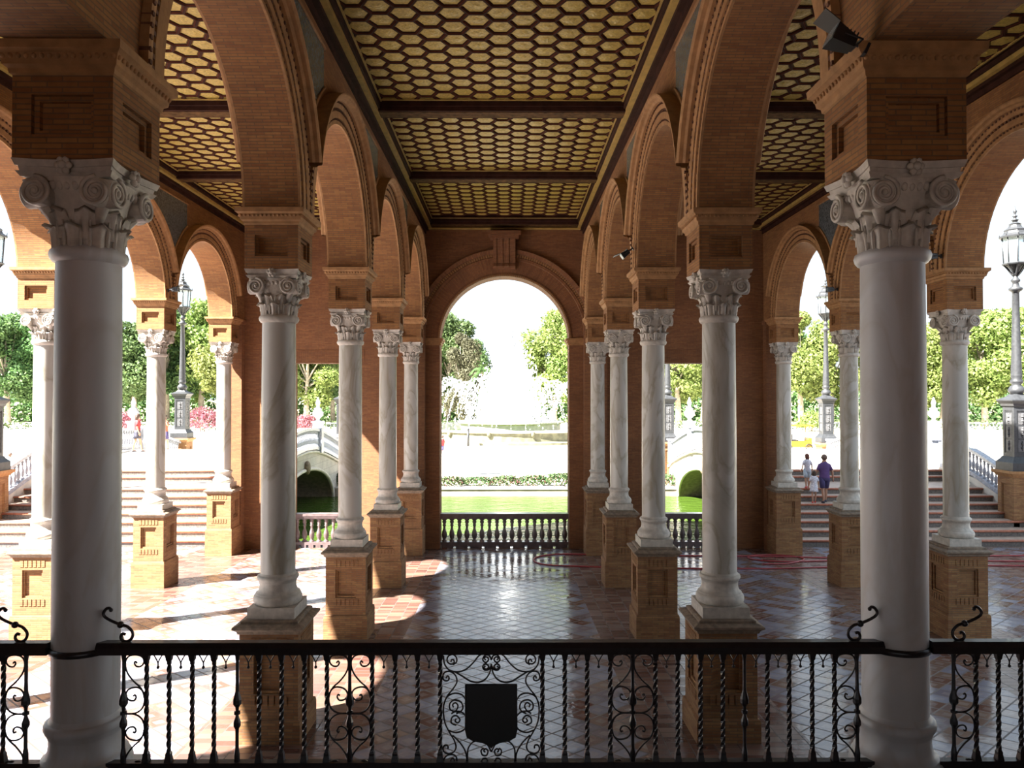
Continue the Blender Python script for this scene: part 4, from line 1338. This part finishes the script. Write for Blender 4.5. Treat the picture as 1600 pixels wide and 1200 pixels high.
def put_tree(kind, px, ytop, Y, lab, wide=1.0):
    src = T[kind]
    o = copy_tree(src) if tused.get(kind) else src
    tused[kind] = True
    H0 = {'green_a': 16, 'green_b': 15, 'light_a': 16, 'light_b': 14, 'olive': 14}[kind]
    H = 5 + (616 - ytop) * Y / F
    s_ = H / H0
    o.location = ((px - 793.5) * Y / F + CX, Y, 0); o.scale = (s_ * wide, s_ * wide, s_); o.rotation_euler.z = random.uniform(0, 6.28)
    tag(o, lab, 'tree', 'trees around the plaza')
random.seed(21)
places = [
    ('green_a', 15, 490, 118, 1.1, 'dark green tree at the left edge of the view'),
    ('green_b', 70, 500, 120, 1.0, 'dark green tree behind the third outer left column'),
    ('green_a', 150, 495, 122, 1.0, 'green tree hidden mostly behind the thick left column'),
    ('green_b', 212, 502, 120, 1.1, 'green tree between the thick left column and the fourth outer column'),
    ('green_a', 262, 478, 126, 1.0, 'tall green tree just left of the left bridge lamp'),
    ('light_a', 315, 468, 130, 1.0, 'pale tall tree right of the left bridge lamp'),
    ('light_b', 365, 500, 116, 1.0, 'yellow green tree behind the farthest outer left column'),
    ('green_b', 430, 505, 118, 1.0, 'green tree left of the left square opening'),
    ('light_a', 478, 500, 112, 1.1, 'light green tree in the left half of the left square opening'),
    ('green_a', 520, 500, 122, 1.0, 'darker green tree in the right half of the left square opening'),
    ('green_b', 590, 495, 124, 1.0, 'green tree hidden behind the brick wall left of the central arch'),
    ('green_a', 700, 490, 134, 1.0, 'tall bright green tree at the left side of the central arch'),
    ('green_b', 748, 530, 130, 0.85, 'smaller green tree left of the fountain plume'),
    ('olive', 722, 520, 112, 0.75, 'olive grey tree in front of the green one, left of the fountain'),
    ('light_a', 866, 484, 116, 0.95, 'bright green tree at the right side of the central arch'),
    ('light_b', 900, 500, 112, 1.0, 'pale green tree partly behind the right pier of the central arch'),
    ('green_a', 985, 495, 122, 1.0, 'green tree hidden behind the brick wall right of the central arch'),
    ('light_b', 1060, 500, 114, 1.1, 'light green tree in the right square opening'),
    ('green_b', 1098, 505, 124, 1.0, 'darker tree at the right end of the right square opening'),
    ('light_a', 1180, 495, 118, 1.0, 'light tree behind the right part of the end wall'),
    ('light_b', 1252, 488, 114, 1.0, 'yellow green tree right of the farthest outer right column'),
    ('light_a', 1300, 498, 120, 1.0, 'yellow green tree behind the right bridge lamp'),
    ('light_b', 1360, 500, 112, 1.0, 'yellow green tree left behind the thick right column'),
    ('light_a', 1425, 495, 118, 1.0, 'yellow green tree right behind the thick right column'),
    ('light_b', 1475, 500, 116, 1.1, 'yellow green tree behind the third outer right column'),
    ('light_a', 1540, 480, 116, 1.05, 'tall yellow green tree left of the nearest right lamp'),
    ('light_b', 1592, 482, 112, 1.1, 'yellow green tree at the right edge of the view'),
]
for k_, px, yt, Y, wd, lab in places: put_tree(k_, px, yt, Y, lab, wd)
for i in range(15):     # second line, deeper in the park
    px = -40 + i * 118 + random.uniform(-15, 15)
    if 770 < px < 835: continue
    put_tree(random.choice(['green_a', 'green_b']), px, random.uniform(512, 530), random.uniform(140, 152), 'dark green tree deep in the park behind the first line of trees', 1.3)
for k_ in T:
    pass

random.seed(31)
m = MB()
def fn():
    while True:
        x = random.uniform(-105, 105)
        if not (-3.0 < x < 4.0): break
    hh = 5.5 + 2.0 * noise.noise(Vector((x * .12, 1, 0)))
    return (x, 138 + random.uniform(-2.5, 2.5), random.uniform(0, 1) * hh), (0, -0.6, 0.5)
leaf_cloud(m, fn, 22000, 0.42)
tag(m.build('undergrowth', M['leaf']), 'dense dark green undergrowth filling the park beneath the trees', 'undergrowth', kind='stuff')
# palm beside the fountain
random.seed(5)
root = empty('palm_tree', ((752 - 793.5) * 100 / F + CX, 100, 0), label='palm tree with drooping fronds left of the fountain plume', cat='palm')
m = MB(); m.tube([(0, 0, -0.2), (0.2, 0, 4), (0.1, 0, 8.6)], [0.35, 0.28, 0.25], 10); m.build('trunk', M['bark'], root); root.scale = (0.75, 0.75, 0.95)
for k in range(22):
    a = 2 * pi * k / 22 + random.uniform(-.1, .1); el = random.uniform(-0.2, 1.1)
    m = MB(); pts = []
    for i in range(9):
        t = i / 8; r = 2.9 * t; z = 8.6 + 2.4 * t * sin(el) - 2.6 * t * t
        pts.append(Vector((0.1 + r * cos(a) * cos(el * .6), r * sin(a) * cos(el * .6), z)))
    m.tube(pts, [0.04] * 8 + [0.01], 4)
    side_ = Vector((-sin(a), cos(a), 0))
    for i in range(1, 9):
        for q in (0, .5):
            p = pts[i - 1].lerp(pts[i], q)
            for sg in (-1, 1):
                tip = p + side_ * sg * 0.75 * (1 - (i / 9) ** 2 * .6) + Vector((cos(a) * .3, sin(a) * .3, -0.35))
                m.add([p, p + Vector((cos(a), sin(a), 0)) * 0.10, tip], [(0, 1, 2)])
    m.build('frond', M['leaf'], root)

# far edge of the plaza: white balustrade, hedges, pink shrubs, urns
root = empty('far_balustrade', (0, 106, 0), label='long low white balustrade along the far edge of the plaza', cat='balustrade')
m = MB(); m.box(-95, 95, -0.15, 0.15, 0.85, 1.0); m.build('handrail', M['ceramic_white'], root)
m = MB(); m.box(-95, 95, -0.12, 0.12, 0, 0.15); m.build('plinth', M['ceramic_white'], root)
m = MB()
for i in range(380):
    m.lathe([(0.08, 0.15), (0.13, 0.35), (0.06, 0.62), (0.09, 0.85)], 5, (-95 + i * 0.5, 0, 0), cap=False)
o = m.build('balusters', M['ceramic_white'], root); o['kind'] = 'stuff'
random.seed(9)
m = MB()
for i in range(9000):
    x = random.uniform(-95, 95); z = random.uniform(0, 1) ** .7
    leafp = Vector((x, 103.5 + random.uniform(-.7, .7), 0.1 + z * (1.25 + 0.7 * noise.noise(Vector((x * .25, 0, 0))))))
    leaf_cloud(m, lambda: (leafp, (0, -0.3, 1)), 1, 0.17)
tag(m.build('clipped_hedge', M['leaf_hedge']), 'continuous low green hedge in front of the far white balustrade', 'hedge', kind='stuff')
for i, (px, lab, sz) in enumerate(((197, 'pink flowering shrub beside the thick left column', 1.0), (318, 'pink flowering shrub right of the left bridge lamp', 1.25), (478, 'pink and red shrub seen in the left square opening', 0.8), (1270, 'green shrub with pale blossom left of the right bridge lamp', 1.0))):
    m = MB()
    def fn():
        n_ = Vector((random.gauss(0, 1), random.gauss(0, 1), abs(random.gauss(0, 1)))).normalized(); r = random.uniform(.6, 1)
        return (n_.x * 2.4 * sz * r, n_.y * 1.4 * r, 0.5 + n_.z * 2.3 * sz * r), n_
    leaf_cloud(m, fn, 1500, 0.16)
    root = empty('flowering_shrub', ((px - 793.5) * 101 / F + CX, 101, 0), label=lab, cat='shrub')
    m.build('blossom', M['petal_pink' if i < 3 else 'leaf_light'], root)
    s_ = MB()
    for q in range(5): s_.tube([(random.uniform(-.3, .3), 0, -0.1), (random.uniform(-1, 1), random.uniform(-.4, .4), 1.6)], 0.05, 5)
    s_.build('stems', M['bark'], root)
for i, (px, lab) in enumerate(((210, 'white stone urn on a pedestal left of the fourth outer left column'), (497, 'white stone urn in the left square opening'), (1077, 'white stone urn in the right square opening'), (1460, 'white stone urn beside the thick right column'))):
    root = empty('garden_urn', ((px - 793.5) * 96 / F + CX, 96, 0), label=lab, cat='urn', group='white urns round the plaza')
    m = MB(); m.sq_stack([(0.75, 0), (0.75, 0.25), (0.55, 0.35), (0.55, 1.3), (0.7, 1.4), (0.7, 1.55)]); m.build('pedestal', M['ceramic_white'], root)
    m = MB(); m.lathe([(0.4, 1.55), (0.2, 1.75), (0.25, 1.9), (0.65, 2.3), (0.7, 2.7), (0.4, 3.0), (0.55, 3.15), (0.25, 3.3), (0.2, 3.6), (0.32, 3.9), (0.2, 4.2), (0.08, 4.6)], 14); m.build('vase', M['ceramic_white'], root)

# ------------------------------------------------------------------ hose on the wet floor
def floor_pt(px, py, r=0.02):
    y = F * (5 - 0.60 - 0.0385 * 9.45) / ((py - 616) - 0.0385 * F)
    return ((px - 793.5) * y / F + CX, y, zf(y) + r)
pts = [floor_pt(*p) for p in ((1700, 868), (1600, 869), (1520, 870), (1440, 872), (1380, 873), (1290, 872), (1200, 870), (1100, 869), (1000, 868), (930, 867), (880, 866), (850, 868), (834, 873), (838, 879), (858, 883), (900, 885), (960, 887), (1030, 888), (1110, 889), (1200, 889), (1290, 887), (1390, 886), (1480, 884), (1600, 885), (1700, 884))]
# keep the hose in front of the pillars it passes
m = MB(); m.tube(catmull(pts, 8), 0.021, 8)
tag(m.build('garden_hose', M['hose']), 'red hose lying in a long loop across the wet tile floor', 'hose')
pts = [floor_pt(*p) for p in ((1700, 878), (1600, 878), (1480, 877), (1370, 877), (1290, 877), (1230, 878), (1185, 876), (1168, 872), (1176, 868.5), (1205, 867.5), (1240, 870), (1255, 875), (1230, 881), (1190, 882))]
m = MB(); m.tube(catmull(pts, 8), 0.02, 8)
tag(m.build('garden_hose', M['hose']), 'second red hose curling near the farthest outer right pedestal', 'hose')

# ------------------------------------------------------------------ floodlights
def make_flood():
    root = empty('floodlight')
    m = MB()
    v = [(-.14, -.02, -.10), (.14, -.02, -.10), (.14, -.02, .10), (-.14, -.02, .10), (-.09, .16, -.06), (.09, .16, -.06), (.09, .16, .06), (-.09, .16, .06)]
    m.add(v, [(0, 1, 2, 3), (7, 6, 5, 4), (0, 4, 5, 1), (1, 5, 6, 2), (2, 6, 7, 3), (3, 7, 4, 0)])
    for i in range(5): m.box(-.10, .10, .02 + i * .03, .03 + i * .03, .05, .10)
    m.build('housing', M['black'], root)
    m = MB(); m.add([(-.15, -.02, .10), (.15, -.02, .10), (.17, -.16, .14), (-.17, -.16, .14), (-.15, -.02, .11), (.15, -.02, .11), (.17, -.16, .15), (-.17, -.16, .15)], [(0, 1, 2, 3), (7, 6, 5, 4), (0, 4, 5, 1), (2, 6, 7, 3), (1, 5, 6, 2), (3, 7, 4, 0)])
    m.build('visor', M['black'], root)
    m = MB(); m.box(-.12, .12, -.028, -.02, -.08, .08); o = m.build('lens', M['glass'], root)
    m = MB(); m.tube([(-.15, .05, 0), (-.15, .18, .02), (.15, .18, .02), (.15, .05, 0)], 0.012, 6); m.tube([(0, .16, .02), (0, .26, .02)], 0.02, 6); m.box(-.05, .05, .25, .27, -.05, .08)
    m.build('bracket', M['black'], root)
    return root
fl = make_flood()
floods = [((XI - 0.60, 4.98, 7.40), R(-90), R(-25), 'black floodlight on the brick impost of the thick right column'),
          ((XI - 0.63, YR[2] - 0.30, 7.60), R(-90), R(35), 'small black floodlight on the impost of the third inner right column'),
          ((-XO + 0.63, YR[3] - 0.25, 7.60), R(90), R(-10), 'small dark floodlight on the impost of the fourth outer left column'),
          ((XO - 0.63, YR[2] - 0.25, 7.60), R(-90), R(0), 'small dark floodlight on the impost of the third outer right column'),
          ((XO - 0.63, YR[3] - 0.25, 7.60), R(-90), R(0), 'small dark floodlight on the impost of the fourth outer right column')]
for i, (loc, rz, rx, lab) in enumerate(floods):
    o = fl if i == 0 else copy_tree(fl)
    o.location = loc; o.rotation_euler = (rx, 0, rz); o.scale = (0.6, 0.9, 0.6)
    tag(o, lab, 'floodlight', 'floodlights on the imposts')

# ------------------------------------------------------------------ people
def person(loc, rz, H, lab, top, bottom, hair, shoe, la=(0.05, 0.0), ra=(0.05, 0.0), stride=0.12, longhair=False, female=False, short_sleeve=True, skirt=False, knee_lift=0.0, hand_raise=None):
    """faces local +Y; H height in metres"""
    root = empty('person', loc, rz, lab, 'person')
    k = H / 1.75
    def V(x, y, z): return Vector((x * k, y * k, z * k))
    sh = 0.19 if not female else 0.165
    hip = 0.095
    J = {}
    J['pelvis'] = (V(0, 0, 0.93), 0.13); J['waist'] = (V(0, 0.0, 1.08), 0.12); J['chest'] = (V(0, 0.01, 1.28), 0.14); J['neckb'] = (V(0, 0, 1.45), 0.07)
    J['neck'] = (V(0, 0.01, 1.52), 0.055); J['head'] = (V(0, 0.025, 1.62), 0.096); J['crown'] = (V(0, 0.01, 1.69), 0.078)
    J['chin'] = (V(0, 0.075, 1.56), 0.045); J['nose'] = (V(0, 0.125, 1.625), 0.014)
    E = [('pelvis', 'waist'), ('waist', 'chest'), ('chest', 'neckb'), ('neckb', 'neck'), ('neck', 'head'), ('head', 'crown'), ('head', 'chin'), ('head', 'nose')]
    for s_, nm, (out, fwd) in ((-1, 'l', la), (1, 'r', ra)):
        J['sho' + nm] = (V(s_ * sh * 0.97, 0, 1.375), 0.052)
        el = V(s_ * (sh + 0.04 + out * 0.5), -0.03 + fwd * 0.4, 1.14)
        wr = V(s_ * (sh + 0.05 + out), 0.05 + fwd, 0.90 + abs(fwd) * 0.25)
        if hand_raise == nm: el = V(s_ * (sh + 0.10), 0.05, 1.20); wr = V(s_ * (sh + 0.02), 0.12, 1.46)
        J['elb' + nm] = (el, 0.042); J['fore' + nm] = ((el * 2 + wr) / 3, 0.044); J['wri' + nm] = (wr, 0.027)
        pd = (wr - el).normalized()
        palm = wr + pd * 0.075 * k
        J['palm' + nm] = (palm, 0.036)
        E += [('neckb', 'sho' + nm), ('sho' + nm, 'elb' + nm), ('elb' + nm, 'fore' + nm), ('fore' + nm, 'wri' + nm), ('wri' + nm, 'palm' + nm)]
        fx = Vector((0, 1, 0)); fx = (fx - pd * fx.dot(pd)).normalized(); nx = pd.cross(fx)
        for fi in range(4):
            a0 = palm + fx * (fi - 1.5) * 0.021 * k + pd * 0.02 * k
            ln = (0.062, 0.074, 0.070, 0.055)[fi] * k
            J['f%s%da' % (nm, fi)] = (a0, 0.010); J['f%s%db' % (nm, fi)] = (a0 + pd * ln * .55, 0.009)
            J['f%s%dc' % (nm, fi)] = (a0 + pd * ln * .95 - nx * s_ * ln * .25, 0.008)
            E += [('palm' + nm, 'f%s%da' % (nm, fi)), ('f%s%da' % (nm, fi), 'f%s%db' % (nm, fi)), ('f%s%db' % (nm, fi), 'f%s%dc' % (nm, fi))]
        J['th' + nm] = (wr + pd * 0.05 * k + fx * 0.045 * k, 0.011); J['th2' + nm] = (wr + pd * 0.095 * k + fx * 0.058 * k, 0.010)
        E += [('wri' + nm, 'th' + nm), ('th' + nm, 'th2' + nm)]
        fw = stride * (1 if s_ > 0 else -1)
        lift = knee_lift if s_ > 0 else 0
        J['hip' + nm] = (V(s_ * hip, 0, 0.90), 0.095)
        J['thi' + nm] = (V(s_ * hip, fw * .35, 0.70 + lift * .3), 0.082)
        J['kne' + nm] = (V(s_ * hip * .95, fw * 0.6 + 0.03 + lift * .4, 0.49 + lift * .8), 0.055)
        J['cal' + nm] = (V(s_ * hip * .95, fw * 0.8, 0.34 + lift), 0.055)
        J['ank' + nm] = (V(s_ * hip * .9, fw, 0.085 + lift), 0.036)
        J['toe' + nm] = (V(s_ * hip, fw + 0.15, 0.035 + lift), 0.032)
        E += [('pelvis', 'hip' + nm), ('hip' + nm, 'thi' + nm), ('thi' + nm, 'kne' + nm), ('kne' + nm, 'cal' + nm), ('cal' + nm, 'ank' + nm), ('ank' + nm, 'toe' + nm)]
    names = list(J); idx = {n: i for i, n in enumerate(names)}
    me = bpy.data.meshes.new('body'); me.from_pydata([J[n][0] for n in names], [(idx[a], idx[b2]) for a, b2 in E], [])
    me.materials.append(M['skin'])
    o = bpy.data.objects.new('body', me); C.objects.link(o); o.parent = root
    md = o.modifiers.new('skin', 'SKIN'); md.use_smooth_shade = True
    if not me.skin_vertices: me.skin_vertices.new(name='')
    for i, n in enumerate(names):
        r = J[n][1] * k; me.skin_vertices[0].data[i].radius = (r, r); me.skin_vertices[0].data[i].use_root = (n == 'pelvis')
    sb = o.modifiers.new('sub', 'SUBSURF'); sb.levels = 1; sb.render_levels = 1
    # shirt
    m = MB()
    w = 0.0 if not female else -0.02
    hem = 0.86
    secs = [(0, 0, hem, 0.185 + w, 0.13), (0, 0, 0.95, 0.185 + w, 0.135), (0, 0, 1.08, 0.172 + w * 1.5, 0.13), (0, 0.005, 1.25, 0.195 + w, 0.145), (0, 0, 1.36, 0.205 + w, 0.135), (0, 0, 1.43, 0.165 + w, 0.11), (0, 0, 1.475, 0.10, 0.08), (0, 0.005, 1.50, 0.068, 0.065)]
    m.loft([tuple(q * k for q in s_) for s_ in secs], 18)
    for nm in 'lr':
        a0, e0, w0 = J['sho' + nm][0], J['elb' + nm][0], J['wri' + nm][0]
        inn = a0 * 0.75 + J['neckb'][0] * 0.25
        a1 = a0 - Vector((a0.x * 0.10, 0, 0.012 * k)); m.ball(tuple(a1), 0.066 * k, 12); m.tube([a1, a1.lerp(e0, 0.35), a1.lerp(e0, 0.8)], [0.065 * k, 0.068 * k, 0.064 * k], 12)
    m.build('shirt', M[top], root)
    m = MB()
    if skirt:
        m.loft([tuple(q * k for q in s_) for s_ in ((0, 0, 0.62, 0.24, 0.19), (0, 0, 0.75, 0.21, 0.165), (0, 0, 0.9, 0.18, 0.14), (0, 0, 1.0, 0.165, 0.13))], 18)
        m.build('skirt', M[bottom], root)
    else:
        m.loft([tuple(q * k for q in s_) for s_ in ((0, 0, 0.80, 0.17, 0.12), (0, 0, 0.86, 0.182, 0.135), (0, 0, 0.95, 0.178, 0.13), (0, 0, 1.0, 0.17, 0.125))], 18)
        for nm in 'lr':
            h0, t0, n0 = J['hip' + nm][0], J['thi' + nm][0], J['kne' + nm][0]
            m.tube([h0 + Vector((0, 0, 0.03 * k)), h0, t0, t0.lerp(n0, 0.75)], [0.08 * k, 0.105 * k, 0.10 * k, 0.092 * k], 12)
        m.build('shorts', M[bottom], root)
    # hair
    m = MB()
    hd = J['head'][0]
    m.ball((0, hd.y - 0.012 * k, hd.z + 0.028 * k), 0.122 * k, 14, sc=(0.92, 1.02, 0.98))
    if longhair:
        m.loft([(0, (hd.y - 0.07 * k), hd.z - 0.15 * k, 0.085 * k, 0.04 * k), (0, hd.y - 0.06 * k, hd.z - 0.09 * k, 0.115 * k, 0.07 * k), (0, hd.y - 0.04 * k, hd.z, 0.122 * k, 0.095 * k), (0, hd.y - 0.02 * k, hd.z + 0.07 * k, 0.095 * k, 0.09 * k)], 14)
    m.build('hair', M[hair], root)
    m = MB()
    for s_ in (-1, 1):
        m.ball((s_ * 0.034 * k, hd.y + 0.084 * k, hd.z + 0.02 * k), 0.011 * k, 6)
    m.build('eyes', M['black'], root)
    m = MB()
    for s_ in (-1, 1): m.ball((s_ * 0.093 * k, hd.y - 0.005 * k, hd.z), 0.024 * k, 8, sc=(0.45, 0.8, 1.2))
    m.build('ears', M['skin'], root)
    m = MB()
    for nm in 'lr':
        a0, t0 = J['ank' + nm][0], J['toe' + nm][0]
        zb = a0.z - 0.085 * k
        x = a0.x
        secs = []
        for t, wd, ht in ((-0.30, 0.030, 0.05), (-0.15, 0.042, 0.085), (0.15, 0.045, 0.09), (0.6, 0.050, 0.065), (1.0, 0.046, 0.05), (1.2, 0.025, 0.03)):
            y = a0.y + (t0.y - a0.y) * t
            secs.append([(x + wd * k * cos(q), y, max(zb, zb + ht * 0.5 * k + ht * 0.5 * k * sin(q))) for q in [2 * pi * j / 8 for j in range(9)]])
        m.sheet(secs, smooth=True); m.add(secs[0][:8], [tuple(range(8))]); m.add(secs[-1][:8], [tuple(range(8))[::-1]])
    m.build('shoes', M[shoe], root)
    return root
def stair_z(y):
    z = 0.02
    for k, yy in enumerate(stepY):
        if y >= yy: z = 0.02 + RI * (k + 1)
    return z
def px_loc(px, Y): return ((px - 793.5) * Y / F + CX, Y)
x, y = px_loc(1288, 27.15); person((x, y, stair_z(y)), R(-5), 1.74, 'man in a purple polo shirt and navy shorts climbing the right stairs', 'purple', 'navy', 'hair_grey', 'shoe', la=(0.06, 0.1), ra=(0.06, -0.05), stride=0.16)
x, y = px_loc(1271.5, 27.1); person((x, y, stair_z(y)), R(-10), 1.16, 'smaller girl in white dress-like clothes with dark hair, holding the man\'s hand', 'white_cloth', 'white_cloth', 'hair', 'red_shoe', stride=0.08, longhair=True, female=True, skirt=True)
x, y = px_loc(1261, 28.05); person((x, y, stair_z(y)), R(-5), 1.28, 'taller girl in white top and pale blue shorts with red shoes, left of the man', 'white_cloth', 'pale_blue_cloth', 'hair_red', 'red_shoe', stride=0.10, longhair=True, female=True)
x, y = px_loc(216, 33.9); person((x, y, dz(y)), R(-60), 1.72, 'woman in a red top and black skirt walking on the left bridge', 'red_cloth', 'shoe', 'hair', 'shoe', stride=0.18, female=True, skirt=True, longhair=True)
x, y = px_loc(259, 36.5); person((x, y, dz(y)), R(150), 1.72, 'person in pale top and dark shorts half hidden by the fourth outer left column', 'orange_cloth', 'navy', 'hair', 'shoe', stride=0.1, hand_raise='l')
x, y = px_loc(1, 27.6); person((x, y, stair_z(y)), R(180), 1.66, 'person in orange clothes on the left stairs at the very edge of the view', 'orange_cloth', 'red_cloth', 'hair_red', 'red_shoe', stride=0.12, female=True, longhair=True)
x, y = px_loc(19, 42.5); person((x, y, 0.0), R(90), 1.7, 'person in a pale blue top beyond the left stair balustrade', 'pale_blue_cloth', 'navy', 'hair_grey', 'shoe')
x, y = px_loc(691, 60.0); person((x, y, 0), R(60), 1.7, 'small distant person on the plaza beside the left jamb of the central arch', 'red_cloth', 'navy', 'hair', 'shoe', stride=0.2)

# yellow cart on the plaza and a post in front of the fountain
x, y = px_loc(1246, 66)
root = empty('rental_cart', (x, y, 0.0), label='yellow pedal cart parked on the bright plaza, right of the end wall', cat='cart')
m = MB(); m.box(-1.5, 1.1, -0.5, 0.5, 0.35, 0.9); m.box(-1.5, -0.9, -0.5, 0.5, 0.9, 1.3); m.box(0.8, 1.1, -0.5, 0.5, 0.9, 1.15); m.build('body', M['yellow'], root)
m = MB()
for xx in (-1.3, 0.9):
    for yy in (-0.48, 0.48): m.tube([(xx, yy, 0.9), (xx, yy, 2.2)], 0.03, 6)
m.box(-1.6, 1.2, -0.6, 0.6, 2.2, 2.28); m.build('canopy', M['yellow'], root)
m = MB(); m.box(-0.6, -0.1, -0.45, 0.45, 0.9, 1.0); m.box(-0.7, -0.6, -0.45, 0.45, 0.9, 1.5); m.build('seat', M['black'], root)
for xx in (-1.0, 0.8):
    for yy in (-0.56, 0.56):
        m = MB(); m.tube([(xx + 0.3 * cos(t * pi / 8), yy, 0.34 + 0.3 * sin(t * pi / 8)) for t in range(17)], 0.04, 6)
        for t in range(4): m.tube([(xx + 0.3 * cos(t * pi / 4), yy, 0.34 + 0.3 * sin(t * pi / 4)), (xx - 0.3 * cos(t * pi / 4), yy, 0.34 - 0.3 * sin(t * pi / 4))], 0.01, 4)
        m.build('wheel', M['black'], root)
x, y = px_loc(731, 72)
m = MB(); m.tube([(0, 0, 0), (0, 0, 1.5)], 0.12, 8); m.ball((0, 0, 1.6), 0.16, 8)
o = m.build('bollard', M['lamp_metal']); o.location = (x, y, 0); tag(o, 'lone grey post standing on the bright plaza in front of the fountain basin', 'post')

# ------------------------------------------------------------------ remove nothing, finish
for t_ in T:
    if not tused.get(t_): bpy.data.objects.remove(T[t_])
